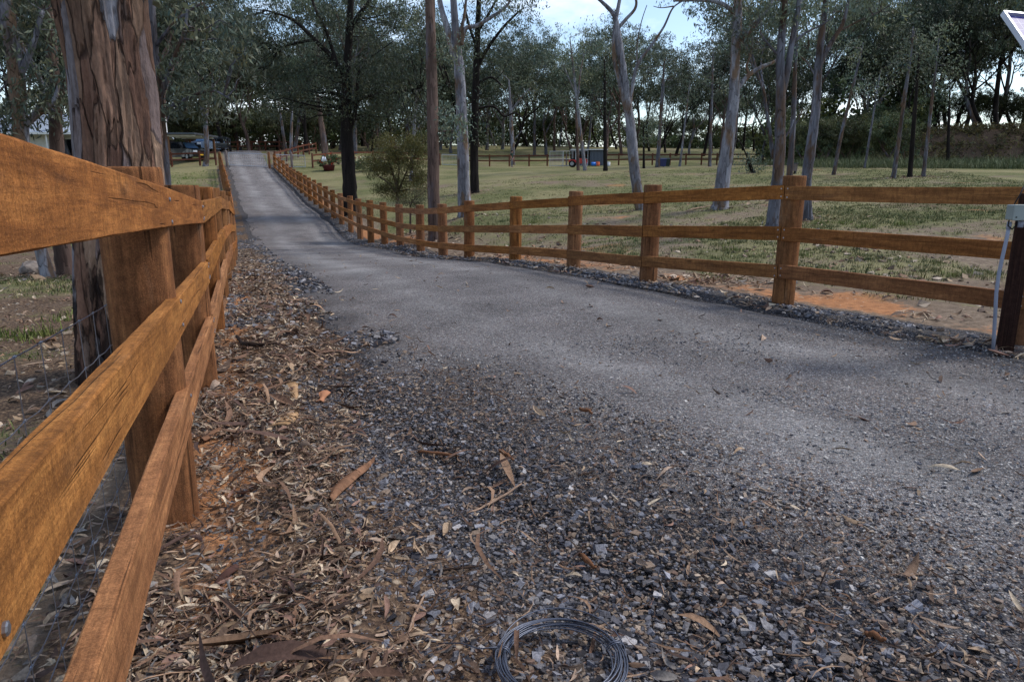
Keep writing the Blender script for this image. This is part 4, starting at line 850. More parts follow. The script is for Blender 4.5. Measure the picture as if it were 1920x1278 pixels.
rowt(1180, 1440, 13, 96, 125, ('tall', 'dense', 'dense2', 'open'), 'wood behind the wheelie bins', .9)
rowt(1420, 1700, 15, 58, 90, ('tall', 'dense', 'slim', 'dense2'), 'wood at the right of the paddock', .92)
rowt(1640, 2080, 26, 62, 84, ('open', 'tall', 'dense', 'dense2', 'dense2'), 'line of trees along the right-hand bank', 1.0, ('black_bark', 'grey_bark', 'black_bark'))
rowt(1700, 2060, 9, 70, 80, ('low',), 'low scrub along the top of the right-hand bank', .55, ('black_bark',))
rowt(1500, 1700, 9, 56, 70, ('low',), 'low scrub at the right of the paddock', .6, ('brown_bark',))
rowt(200, 700, 18, 92, 120, ('low',), 'low scrub beyond the driveway gate', .85, ('brown_bark',))
rowt(700, 1480, 22, 128, 150, ('low', 'dense'), 'low scrub far behind the paddock', .9, ('black_bark',))
# ------------------------------------------------------------------ far paddock: fences, gates, house, vehicles
def gp(px, Y): x = at(px, 305, Y).x; return Vector((x, Y, gz(x, Y)))
thin = [post_mesh('post', .085, 1.25, s) for s in (5, 6)]
RW = (MAT['red_rail_wood'], MAT['red_rail_wood'])
def far_fence(label, pts, group='far paddock fences'):
    n = len(pts); return fence('paddock_fence', label, pts, list(range(n)), (.16, .66), RW, 1, 0, [1.25]*n, RH=.14, pm=thin, pr=.085)
far_fence('red-brown two-rail fence across the lawn in front of the carport', [gp(p, 64) for p in (240, 272, 322, 375, 405)])
far_fence('red-brown two-rail fence running uphill beyond the driveway gate', [gp(516, 65), gp(527, 67.5), gp(538, 70), gp(549, 72.5), gp(560, 75), gp(570, 77.5), gp(581, 80), gp(594, 83)])
far_fence('dark red-brown fence crossing behind the driveway gate', [gp(p, 92) for p in (422, 448, 474, 500, 526, 552, 578)])
far_fence('red-brown two-rail fence from the tub to the silver paddock gate', [gp(586, 64), gp(622, 66.5), gp(664, 69), gp(700, 71), gp(742, 73), gp(784, 75), gp(825, 76.5)])
far_fence('long red-brown two-rail fence running behind the shed and the two bins', [gp(p, 78+.0*p) for p in (866, 890, 918, 955, 992, 1026, 1062, 1095, 1128, 1160, 1193, 1223, 1256, 1286, 1315, 1344, 1373, 1400, 1430)])
MAT['galv'] = plain('galvanised_gate', srgb(178, 182, 188), .45, .5, .6)
MAT['grey_timber'] = plain('grey_timber', srgb(120, 108, 104), .85, .2, 0, .25)
def gate(label, a, b, posts_, H=1.15, mesh=True):
    r = thing('metal_gate', label, 'gate', a); d = b-a; n = d.normalized(); mb = MB(); up = Vector((0, 0, 1))
    for h in (.12, H): mb.tube([up*h, d+up*h], .028, 8)
    for f in (.0, 1.0): mb.tube([d*f+up*.12, d*f+up*H], .028, 8)
    mb.build('gate_frame', MAT['galv'], r)
    mb = MB(); L = d.length
    for k in range(1, int(L/.16)): mb.tube([n*k*.16+up*.12, n*k*.16+up*H], .006, 4)
    for h in np.linspace(.12, H, 8)[1:-1]: mb.tube([up*h, d+up*h], .006, 4)
    mb.build('wire_infill', MAT['galv'], r)
    for p, mt in posts_:
        mb = MB(); q = p-a; mb.tube([q-up*.2, q+up*1.3, q+up*1.36], [.1, .095, .07], 10); mb.build('gate_post', mt, r)
    return r
gate('wide silver wire-filled gate closing the top of the driveway', gp(430, 62.5), gp(500, 62.5), [(gp(425, 62.5), MAT['grey_timber']), (gp(505, 62.5), MAT['post_wood'])])
gate('narrow silver gate just right of the top of the right-hand fence', gp(514, 63), gp(572, 63.5), [(gp(547, 63.3), MAT['grey_timber'])], 1.1)
gate('silver paddock gate between the reddish-brown trunk and the smooth pale gum', gp(829, 76.6), gp(862, 77), [], 1.15)
# pale house
plain('roof_metal', srgb(196, 206, 222), .4, .5, .2); plain('house_wall', srgb(206, 204, 198), .8); plain('window_dark', srgb(22, 26, 32), .12, .5); plain('steel_dark', srgb(74, 78, 84), .5, .4, .3); plain('trim_white', srgb(214, 214, 212), .6)
m = M('corrugated'); wv = m.n('TexWave', bands_direction='X'); m.set(wv.inputs['Vector'], m.coord('Object')); wv.inputs['Scale'].default_value = 2.1; MAT['corr'] = m.done(m.ramp(wv.outputs['Fac'], [(0, srgb(62, 68, 78)), (1, srgb(98, 106, 118))]), .5, m.bump(wv.outputs['Fac'], .6, .05), .4, .3)
h0 = gp(60, 69); HS = thing('house', 'low pale house with a light metal roof seen between the left-hand trunks', 'house', h0)
mb = MB(); mb.box((1, 3, 1.2), (16, 7, 2.4)); mb.build('wall', MAT['house_wall'], HS)
mb = MB(); mb.prism([(-2.2, 2.35), (3, 4.3), (8.2, 2.35), (8.2, 2.5), (3, 4.45), (-2.2, 2.5)], -8, 10); mb.build('roof', MAT['roof_metal'], HS)
mb = MB(); mb.box((1, -2.26, 2.36), (18.2, .1, .2)); mb.build('gutter', MAT['trim_white'], HS)
for x, w_, h, z in ((4.6, 2.6, 1.9, 1.0), (8.2, 1.3, 1.2, 1.4), (-1.5, 1.8, 1.2, 1.4), (-5, 1.8, 1.2, 1.4)):
    mb = MB(); mb.box((x, -.53, z), (w_, .06, h)); wn = mb.build('window', MAT['window_dark'], HS); mb = MB()
    for sx in (-1, 0, 1): mb.box((x+sx*w_/2, -.57, z), (.07, .05, h+.07))
    for sz in (-1, 1): mb.box((x, -.575, z+sz*h/2), (w_+.07, .04, .07))
    mb.build('window_frame', MAT['trim_white'], wn)
for x in (-7, -2, 3, 7, 9.6): mb = MB(); mb.box((x, -2.0, 1.17), (.12, .12, 2.34)); mb.build('verandah_post', MAT['trim_white'], HS)
c0 = gp(318, 66); CP = thing('carport', 'flat-roofed dark carport on brown timber posts beside the lawn fence', 'carport', c0)
mb = MB(); mb.box((1.0, 2.2, 2.72), (3.4, 5.2, .16)); mb.build('roof', MAT['steel_dark'], CP)
for y in (.2, 1.5, 2.8, 4.1): mb = MB(); mb.box((1.0, y, 2.56), (3.0, .09, .15)); mb.build('beam', MAT['trim_white'], CP)
for x, y in ((0.1, 0), (0.1, 4.4), (2.4, 4.4)): mb = MB(); mb.box((x, y, 1.24), (.16, .16, 2.48)); mb.build('post', MAT['post_wood'], CP)
mb = MB(); mb.box((-.35, .3, .45), (.7, .12, .9)); mb.build('side_panel', MAT['red_rail_wood'], CP)
mb = MB(); mb.box((-.45, .5, 3.25), (.45, .45, 1.3)); mb.prism([(.26, 3.9), (.5, 4.25), (.74, 3.9)], -.7, -.2); mb.build('flue', MAT['trim_white'], CP)
# vehicles
def carpaint(name, c): m = M(name); b = m.n('BsdfPrincipled'); m.set(b.inputs['Base Color'], c); b.inputs['Metallic'].default_value = .3; b.inputs['Roughness'].default_value = .3; b.inputs['Coat Weight'].default_value = .6; m.nt.links.new(b.outputs[0], m.out.inputs[0]); MAT[name] = m.m; return m.m
carpaint('silver_blue', srgb(120, 138, 164)); carpaint('dark_paint', srgb(34, 36, 42)); carpaint('blue_paint', srgb(30, 48, 110)); carpaint('red_paint', srgb(170, 26, 30))
plain('tyre', srgb(24, 24, 25), .9, .2); plain('rim', srgb(150, 152, 156), .4, .5, .7); plain('lamp_glass', srgb(225, 228, 232), .15, .6); plain('plate_yellow', srgb(206, 160, 40), .5)
def car(label, loc, rz, paint, kind='wagon', hit=True):
    r = thing('parked_car', label, 'car', loc, rz)
    prof = [(-2.25, .35), (-2.25, .85), (-2.1, 1.0), (-1.1, 1.08), (1.9, 1.1), (2.2, 1.0), (2.25, .4), (1.9, .3), (-1.9, .3)]
    cab = [(-1.15, 1.06), (-.45, 1.66), (.3, 1.74), (1.75, 1.7), (2.12, 1.08)]
    def loft(p, hw, top):  # profile in (y,z) with rounded sides
        mb = MB(); m_ = len(p); P = np.array(p); zc = P[:, 1]; zr = (zc-zc.min())/(zc.max()-zc.min()); sec = []
        for s, w_ in ((-1, 1), (-.92, .985), (0, .97), (.92, .985), (1, 1)): sec.append((s, w_))
        V = []
        for s, w_ in sec: V.append(np.c_[s*hw*(1-top*zr), P[:, 0]*(1 if abs(s) < .95 else .975), zc*(1 if abs(s) < .95 else .99)])
        V = np.concatenate(V+[[V[0].mean(0)], [V[-1].mean(0)]]); q = [[a*m_+i, a*m_+(i+1) % m_, (a+1)*m_+(i+1) % m_, (a+1)*m_+i] for a in range(4) for i in range(m_)]
        t = [[5*m_, (i+1) % m_, i] for i in range(m_)]+[[5*m_+1, 4*m_+i, 4*m_+(i+1) % m_] for i in range(m_)]
        mb.add(V, q, t); return mb
    loft(prof, .9, .04).build('body', paint, r); cabm = loft(cab, .84, .2).build('cabin', paint, r)
    def pane(name, pts, par): mb = MB(); mb.add(pts, [[0, 1, 2, 3]]); o = mb.build(name, MAT['window_dark'] if name != 'windscreen' else GL, par); sm = o.modifiers.new('s', 'SOLIDIFY'); sm.thickness = .01; sm.offset = 1
    pane('windscreen', [(-.66, -1.13, 1.12), (.66, -1.13, 1.12), (.58, -.5, 1.64), (-.58, -.5, 1.64)], r); pane('rear_window', [(.64, 2.13, 1.14), (-.64, 2.13, 1.14), (-.56, 1.8, 1.64), (.56, 1.8, 1.64)], r)
    for s in (-1, 1):
        for y0, y1 in ((-.72, .2), (.3, 1.2), (1.28, 1.85)): pane('side_window', [(s*.845, y0-(.18 if y0 < -.5 else 0), 1.15), (s*.845, y1, 1.15), (s*.725, y1-(.1 if y1 > 1.5 else 0), 1.6), (s*.725, y0+(.12 if y0 < -.5 else 0), 1.6)], r)
        mb = MB(); mb.box((s*.62, -2.24, .82), (.42, .08, .17)); mb.build('headlight', MAT['lamp_glass'], r)
        mb = MB(); mb.box((s*.96, -.85, 1.13), (.14, .1, .12)); mb.build('mirror', paint, r)
        for y in (-1.4, 1.4):
            mb = MB(); mb.lathe((s*.82, y, .33), [(.2, -.1), (.33, -.09), (.34, 0), (.33, .09), (.2, .1)], 20, 'x'); wl = mb.build('wheel', MAT['tyre'], r, True)
            mb = MB(); mb.lathe((s*.91, y, .33), [(.19, -.02), (.19, .015), (.06, .03)], 14, 'x'); mb.build('rim', MAT['rim'], wl)
    mb = MB(); mb.box((0, -2.27, .5), (1.7, .1, .28)); mb.build('bumper', MAT['tyre'], r)
    mb = MB(); mb.box((0, -2.26, .8), (.7, .05, .16)); mb.build('grille', MAT['window_dark'], r)
    mb = MB(); mb.box((.0, -2.33, .5), (.36, .02, .12)); mb.build('number_plate', MAT['plate_yellow'], r); return r
m = M('windscreen_glass'); GL = m.done(srgb(96, 130, 172), .08, None, .8)
car('silver-blue wagon facing the camera beside the carport', gp(392, 82), math.radians(-14), MAT['silver_blue'])
car('dark car parked under the carport roof', gp(350, 69.5), math.radians(60), MAT['dark_paint'])
car('dark blue car parked far away at the edge of the wood', gp(923, 148), math.radians(75), MAT['blue_paint'])
tl = gp(419, 80); TR = thing('box_trailer', 'dark caged box trailer parked right of the silver-blue wagon', 'trailer', tl, .2)
mb = MB(); mb.box((0, 0, .65), (1.5, 2.2, .5)); mb.build('tray', MAT['dark_paint'], TR); mb = MB()
for x in (-.72, .72):
    for y in (-1.05, 0, 1.05): mb.tube([(x, y, .9), (x, y, 1.5)], .03, 6)
    mb.tube([(x, -1.05, 1.5), (x, 1.05, 1.5)], .03, 6)
for y in (-1.05, 1.05): mb.tube([(-.72, y, 1.5), (.72, y, 1.5)], .03, 6)
mb.build('cage', MAT['steel_dark'], TR)
for s in (-1, 1): mb = MB(); mb.lathe((s*.85, 0, .32), [(.1, -.09), (.31, -.08), (.31, .08), (.1, .09)], 16, 'x'); mb.build('wheel', MAT['tyre'], TR)
mb = MB(); mb.box((0, -1.6, .5), (.1, 1.1, .08)); mb.build('drawbar', MAT['steel_dark'], TR)
# shed, yard panels, tractor and odds and ends
s0 = gp(1104, 77); SH = thing('shed', 'low dark corrugated shed with an open left bay in the far paddock', 'shed', s0)
mb = MB(); mb.box((0, 2.4, .85), (3.5, .08, 1.7)); mb.build('back_wall', MAT['corr'], SH)
mb = MB(); mb.box((.92, 0, .83), (1.66, .08, 1.66)); mb.build('front_wall', MAT['corr'], SH)
for x in (-1.72, 1.72): mb = MB(); mb.box((x, 1.22, .83), (.08, 2.3, 1.66)); mb.build('side_wall', MAT['corr'], SH)
mb = MB(); mb.prism([(-.35, 1.64), (2.7, 1.74), (2.7, 1.79), (-.35, 1.70)], -1.95, 1.95); mb.build('roof', MAT['steel_dark'], SH)
mb = MB(); mb.box((-.02, -.36, 1.66), (3.94, .05, .09)); mb.build('fascia', MAT['trim_white'], SH)
mb = MB(); mb.box((-1.7, -.1, .82), (.1, .1, 1.64)); mb.build('post', MAT['grey_timber'], SH)
pan = None
for i, (a, b, lab) in enumerate(((1031, 1055, 'leftmost silver yard panel left of the shed'), (1056, 1079, 'middle silver yard panel behind the red tractor'), (1080, 1102, 'silver yard panel closest to the open bay of the shed'))):
    A_, B_ = gp(a, 75), gp(b, 75); r = thing('yard_panel', lab, 'yard panel', A_, 0, 'silver yard panels'); d = B_-A_; up = Vector((0, 0, 1)); mb = MB()
    for h in (.1, .75, 1.55): mb.tube([up*h, d+up*h], .022, 6)
    for f in (0, 1): mb.tube([d*f, d*f+up*1.58], .026, 6)
    mb.build('panel_frame', MAT['galv'], r); mb = MB()
    for k in range(1, 10 if i == 0 else 4): q = d*(k/(10 if i == 0 else 4)); mb.tube([q+up*.1, q+up*1.55], .012, 5)
    mb.build('upright_bars', MAT['galv'], r)
tr0 = gp(1083, 71); TC = thing('ride_on_mower', 'small red tractor mower in front of the silver yard panels', 'mower', tr0, math.radians(80))
mb = MB(); mb.prism([(-.95, .35), (-.95, .72), (-.85, .80), (-.2, .86), (-.15, .35)], -.27, .27); mb.build('bonnet', MAT['red_paint'], TC)
mb = MB(); mb.prism([(-.2, .3), (-.15, .42), (.8, .42), (.85, .3)], -.42, .42); mb.build('chassis', MAT['dark_paint'], TC)
for s in (-1, 1):
    mb = MB(); mb.prism([(.1, .45), (.2, .72), (.75, .74), (.9, .5)], s*.42-.12, s*.42+.12); mb.build('mudguard', MAT['red_paint'], TC)
    mb = MB(); mb.lathe((s*.45, .5, .33), [(.12, -.13), (.32, -.12), (.33, 0), (.32, .12), (.12, .13)], 18, 'x'); w1 = mb.build('wheel', MAT['tyre'], TC, True)
    mb = MB(); mb.lathe((s*.57, .5, .33), [(.18, -.03), (.18, .02), (.05, .03)], 14, 'x'); mb.build('rim', MAT['rim'], w1)
    mb = MB(); mb.lathe((s*.4, -.7, .22), [(.08, -.09), (.21, -.08), (.21, .08), (.08, .09)], 16, 'x'); mb.build('wheel', MAT['tyre'], TC, True)
mb = MB(); mb.box((0, .45, .78), (.4, .4, .1)); mb.box((0, .66, .98), (.4, .1, .36)); mb.build('seat', MAT['tyre'], TC)
mb = MB(); al = np.linspace(0, 2*PI, 17); mb.tube(np.stack([.17*np.cos(al), -.02+.06*np.sin(al), 1.02+.15*np.sin(al)], 1), .015, 6, False); mb.tube([(0, -.15, .8), (0, -.02, 1.02)], .02, 6); mb.build('steering_wheel', MAT['tyre'], TC)
plain('blue_plastic', srgb(40, 120, 214), .45, .4); plain('orange_plastic', srgb(206, 96, 52), .5, .4); plain('white_plastic', srgb(216, 218, 222), .5); plain('green_plastic', srgb(30, 46, 40), .5, .4); plain('navy_plastic', srgb(40, 48, 92), .5, .4)
def drum(name, label, cat, loc, r_, h, mat, axis='z', lidm=None):
    t = thing(name, label, cat, loc); mb = MB(); p = [(r_*.9, 0), (r_, .03), (r_, h*.32), (r_*1.03, h*.34), (r_*1.03, h*.36), (r_, h*.38), (r_, h*.95), (r_*.9, h)]; c = (0, 0, 0) if axis == 'z' else (0, 0, r_)
    mb.lathe(c, p, 20, axis); mb.build('barrel', mat, t, True)
    mb = MB(); mb.lathe((0, 0, h*.97) if axis == 'z' else (h*.97, 0, r_), [(r_*.97, 0), (r_*.97, h*.06), (r_*.5, h*.09)], 18, axis); mb.build('lid', lidm or mat, t); return t
drum('plastic_drum', 'bright blue drum lying against the shed wall', 'drum', gp(1109, 75.5), .2, .55, MAT['blue_plastic'], 'x')
drum('plastic_tub', 'orange plastic tub next to the bright blue drum', 'tub', gp(1121, 75.4), .2, .42, MAT['orange_plastic'])
drum('white_container', 'white container right of the black trunk by the shed', 'container', gp(1141, 74), .19, .42, MAT['white_plastic'])
def wbin(label, loc, rz, mat):
    t = thing('wheelie_bin', label, 'bin', loc, rz); mb = MB(); a, b, h = .22, .27, .62
    V = [(-a, -a, .04), (a, -a, .04), (a, a, .04), (-a, a, .04), (-b, -b, h), (b, -b, h), (b, b, h), (-b, b, h)]; mb.add(V, [[0, 3, 2, 1], [4, 5, 6, 7], [0, 1, 5, 4], [1, 2, 6, 5], [2, 3, 7, 6], [3, 0, 4, 7]]); mb.build('body', mat, t)
    mb = MB(); mb.prism([(-.3, .625), (-.3, .67), (.05, .72), (.31, .67), (.31, .625)], -.29, .29); mb.build('lid', mat, t)
    for s in (-1, 1): mb = MB(); mb.lathe((s*.25, .27, .09), [(.03, -.03), (.09, -.03), (.09, .03), (.03, .03)], 12, 'x'); mb.build('wheel', MAT['tyre'], t)
    mb = MB(); mb.tube([(-.2, .33, .6), (.2, .33, .6)], .015, 6); mb.build('handle', MAT['tyre'], t)
wbin('navy square bin, nearer of the two bins in the paddock', gp(1242, 62), .2, MAT['navy_plastic']); wbin('dark green square bin behind the navy one', gp(1250, 63), -.1, MAT['green_plastic'])
q = gp(1486, 44); GBX = thing('metal_box', 'small grey metal box on legs in the grass behind the nearest tall post', 'box', q); mb = MB(); mb.box((0, 0, .38), (.5, .4, .42)); mb.build('body', MAT['grey_timber'], GBX); mb = MB(); mb.box((0, 0, .62), (.58, .48, .05)); mb.build('lid', MAT['steel_dark'], GBX)
for x in (-.2, .2): mb = MB(); mb.box((x, 0, .085), (.06, .3, .17)); mb.build('leg', MAT['steel_dark'], GBX)
# shrub in a tub, pale-flowered bush
tb = gp(616, 62.2); TBU = thing('potted_shrub', 'leafy shrub with red flowers in a dark red tub in the paddock', 'potted shrub', tb)
plain('tub_red', srgb(86, 30, 40), .5, .4); mb = MB(); mb.lathe((0, 0, 0), [(.42, 0), (.52, .42), (.55, .45), (.5, .47)], 20); mb.build('tub', MAT['tub_red'], TBU, True)
g = np.random.default_rng(71); C = np.concatenate([ball((.1, 0, .95), (.62, .55, .5), 40, g), ball((-.6, 0, .55), (.35, .35, .3), 14, g), ball((.7, 0, .95), (.4, .4, .35), 16, g)])
V, q, c = leaves(C, 34, .2, .12, .05, np.array(srgb(66, 86, 66)), .2, 72); link('foliage', np_mesh('foliage', V, q, c), MAT['bush_leaf'], TBU)
V, q, c = leaves(ball((0, 0, .95), (.75, .7, .55), 16, g, .8), 5, .07, .09, .07, np.array(srgb(190, 40, 60)), 0, 73, .2); link('flower', np_mesh('flower', V, q, c), MAT['bush_leaf'], TBU)
mb = MB(); mb.tube([(0, 0, .3), (.02, 0, .7), (.1, 0, 1.1)], [.05, .04, .02], 6); mb.build('stem', MAT['brown_bark'], TBU)
cl = thing('white_cloth', 'white cloth caught on the top of the potted shrub', 'cloth', tb+Vector((-.2, -.45, 1.05))); mb = MB(); g = np.random.default_rng(8)
xx, yy = np.meshgrid(np.linspace(-.2, .2, 9), np.linspace(0, 1, 9)); Z = .42*(1-yy)**1.0+.04*np.sin(xx*22); Yv = -.12*np.sin(yy*PI)-.15*yy+.05*np.cos(xx*19); mb.add(np.stack([xx*(.6+.6*yy), Yv, Z-.3], -1).reshape(-1, 3), [[i*9+j, i*9+j+1, (i+1)*9+j+1, (i+1)*9+j] for i in range(8) for j in range(8)])
o = mb.build('cloth_sheet', MAT['white_plastic'], cl, True); o.modifiers.new('s', 'SOLIDIFY').thickness = .01
pf = gp(682, 61); PB = thing('flowering_bush', 'low bush with pale flowers half hidden behind the olive shrub', 'bush', pf); C = np.concatenate([ball((0, 0, .6), (1.1, .8, .55), 60, g), ball((1.6, .3, .5), (.9, .7, .45), 40, g)])
V, q, c = leaves(C, 34, .24, .14, .06, np.array(srgb(88, 100, 84)), .2, 75); link('foliage', np_mesh('foliage', V, q, c), MAT['bush_leaf'], PB)
V, q, c = leaves(ball((.5, -.2, .75), (1.7, .8, .5), 60, g, .75), 7, .12, .12, .1, np.array(srgb(220, 224, 236)), 0, 76, .15); link('blossom', np_mesh('blossom', V, q, c), MAT['bush_leaf'], PB)
# person standing in the paddock
def person(label, loc, rz):
    J = {'pel': (0, 0, .92), 'spi': (0, .01, 1.12), 'chest': (0, .02, 1.32), 'neck': (0, .01, 1.44), 'head0': (0, -.01, 1.50), 'head1': (0, -.01, 1.60), 'head2': (0, 0, 1.66)}
    Rd = {'pel': (.145, .11), 'spi': (.13, .1), 'chest': (.15, .1), 'neck': (.052, .052), 'head0': (.06, .065), 'head1': (.075, .09), 'head2': (.06, .07)}
    E = [('pel', 'spi'), ('spi', 'chest'), ('chest', 'neck'), ('neck', 'head0'), ('head0', 'head1'), ('head1', 'head2')]
    for s, S in ((-1, 'l'), (1, 'r')):
        for nme, p, r_ in (('hip', (s*.09, 0, .86), .085), ('knee', (s*.10, -.02 if s > 0 else .03, .48), .058), ('ank', (s*.11, .02 if s > 0 else .06, .09), .04), ('toe', (s*.13, -.13 if s > 0 else -.09, .035), .034), ('sh', (s*.18, .02, 1.36), .06), ('elb', (s*.24, .03, 1.08), .042), ('wri', (s*.24, -.08, .85), .03), ('palm', (s*.24, -.10, .78), .03)):
            J[nme+S] = p; Rd[nme+S] = (r_, r_)
        for a, b in (('pel', 'hip'), ('hip', 'knee'), ('knee', 'ank'), ('ank', 'toe'), ('chest', 'sh'), ('sh', 'elb'), ('elb', 'wri'), ('wri', 'palm')): E.append((a if a in ('pel', 'chest') else a+S, b+S))
        for f, (dy, ln) in enumerate(((-.028, .07), (-.01, .08), (.01, .075), (.027, .06), (-.045, .035))):
            a, b = f'f{f}a'+S, f'f{f}b'+S; J[a] = (s*.24, -.10+dy, .75-.01*f if f < 4 else .79); J[b] = (s*.235, -.11+dy*1.1-(.02 if f == 4 else 0), .75-ln if f < 4 else .75); Rd[a] = (.009, .009); Rd[b] = (.008, .008); E += [('palm'+S, a), (a, b)]
    ks = list(J); me = bpy.data.meshes.new('body'); me.from_pydata([J[k] for k in ks], [(ks.index(a), ks.index(b)) for a, b in E], [])
    o = bpy.data.objects.new('tmp', me); COL.objects.link(o); sk_ = o.modifiers.new('s', 'SKIN'); sub = o.modifiers.new('u', 'SUBSURF'); sub.levels = 2; sub.render_levels = 2
    for i, k in enumerate(ks): me.skin_vertices[0].data[i].radius = Rd[k]; me.skin_vertices[0].data[i].use_root = k == 'pel'
    bpy.context.view_layer.update(); dg = bpy.context.evaluated_depsgraph_get(); m2 = bpy.data.meshes.new_from_object(o.evaluated_get(dg)); bpy.data.objects.remove(o)
    m2.materials.clear()
    for nme, c in (('skin', srgb(176, 128, 104)), ('shirt', srgb(24, 48, 40)), ('trousers', srgb(104, 104, 112)), ('shoe', srgb(150, 120, 112))): m2.materials.append(plain(nme, c, .8))
    for p in m2.polygons:
        c = p.center; ar = abs(c.x) > .2
        p.material_index = 3 if c.z < .1 else 2 if c.z < .93 and not ar else 0 if (c.z > 1.43 or (ar and c.z < 1.12)) else 1
        p.use_smooth = True
    r = thing('person', label, 'person', loc, rz); m2.name = 'body'; b = bpy.data.objects.new('body', m2); COL.objects.link(b); b.parent = r
    mb = MB(); mb.lathe((0, .015, 1.60), [(.09, -.06), (.1, 0), (.092, .06), (.06, .1), (.02, .115)], 14); mb.build('hair', MAT['tyre'], r, True)
    mb = MB(); mb.tube([(0, -.095, 1.60), (0, -.118, 1.57), (0, -.095, 1.56)], [.008, .014, .008], 6)
    for s in (-1, 1): mb.tube([(s*.08, 0, 1.62), (s*.092, .005, 1.59), (s*.082, 0, 1.56)], [.008, .014, .008], 6)
    mb.build('face_features', MAT['skin'] if 'skin' in MAT else m2.materials[0], r)
    return r
person('person in a dark green top and grey trousers standing before the white slim gum', gp(960, 73), math.radians(70))
# understorey that reads as one dark mass far behind
g = np.random.default_rng(303); C = []
for i in range(3200):
    px = g.uniform(-200, 1560); Y = g.uniform(128, 152) if px > 640 else g.uniform(104, 130); p = gp(px, Y); hh = 4.2 if px < 1180 else 1.0 if px < 1310 else 2.2
    C.append((p.x, p.y, p.z+min(abs(g.normal(0, 1)), 1.7)*hh*(.7+.6*fbm(np.array([p.x*.12]), np.array([3.]), 5)[0])+.2))
for i in range(600):
    px = g.uniform(1430, 1730); Y = g.uniform(66, 90); p = gp(px, Y); C.append((p.x, p.y, p.z+abs(g.normal(0, 1))*2.6+.1))
V, q, c = leaves(np.array(C), 38, 1.3, .5, .26, np.array(srgb(66, 76, 54)), .2, 304, .5)
tag(link('undergrowth', np_mesh('undergrowth', V, q, c), MAT['bush_leaf']), 'dark green undergrowth of the wood behind the paddock', 'undergrowth', kind='stuff')
C = []
for i in range(1500):
    ds = g.uniform(8, 60); dn = g.uniform(-1.5, 8); x = 34*.944*0+ds*.944+.33*(34*.33+61*.944+dn); y = -ds*.33+.944*(34*.33+61*.944+dn); C.append((x, y, gz(x, y)+.12))
V, q, c = leaves(np.array(C), 34, .6, .3, .1, np.array(srgb(84, 78, 60)), .2, 305, .6)
tag(link('bank_scrub', np_mesh('bank_scrub', V, q, c), MAT['bush_leaf']), 'dry brown-green scrub covering the bank at the right', 'scrub', kind='stuff')
# ------------------------------------------------------------------ leaf litter, stones, grass (stuff)
def ground_top(x, y):
    t, n = tn(x, y); onr = sstep(nL(t)-.05, nL(t)+.3, n)*(1-sstep(nR(t)-.6, nR(t)-.4, n))
    z = hz(x, y); f = (fbm(x*1.1, y*1.1, 5)-.5)*.09+(fbm(x*6, y*6, 15)-.5)*.035
    onr2 = sstep(nL(t)-.5, nL(t)-.2, n)*(1-sstep(6, 9, t)); z = z+(1-onr)*(1-onr2)*f*(1-sstep(20, 60, np.hypot(x, y)))+np.maximum(onr, onr2*(n < nR(t)-.5))*.034
    z += (1-onr)*(.03*np.clip(1-np.abs(n-(nR(t)-.22))/.3, 0, 1)*(.5+fbm(x*2, y*2, 77))+.05*np.clip(1-np.abs(n-.12)/.3, 0, 1)*(1-sstep(10, 20, t))*(.4+fbm(x*2, y*2, 78)))
    return z
def scatter(n, t0, t1, dens, n0, n1, seed, tp=1.0):
    g = np.random.default_rng(seed); out = []
    while sum(len(o) for o in out) < n:
        m_ = 60000; u = g.uniform(0, 1, m_); t = t0*(t1/t0)**(u**tp) if t0 > 0 else t0+(t1-t0)*u
        nn = g.uniform(0, 1, m_); a, b = n0(t), n1(t); nn = a+(b-a)*nn
        x, y = xy(t, nn); p = dens(t, nn, x, y); k = g.uniform(0, 1, m_) < p; out.append(np.stack([x[k], y[k]], 1))
    return np.concatenate(out)[:n]
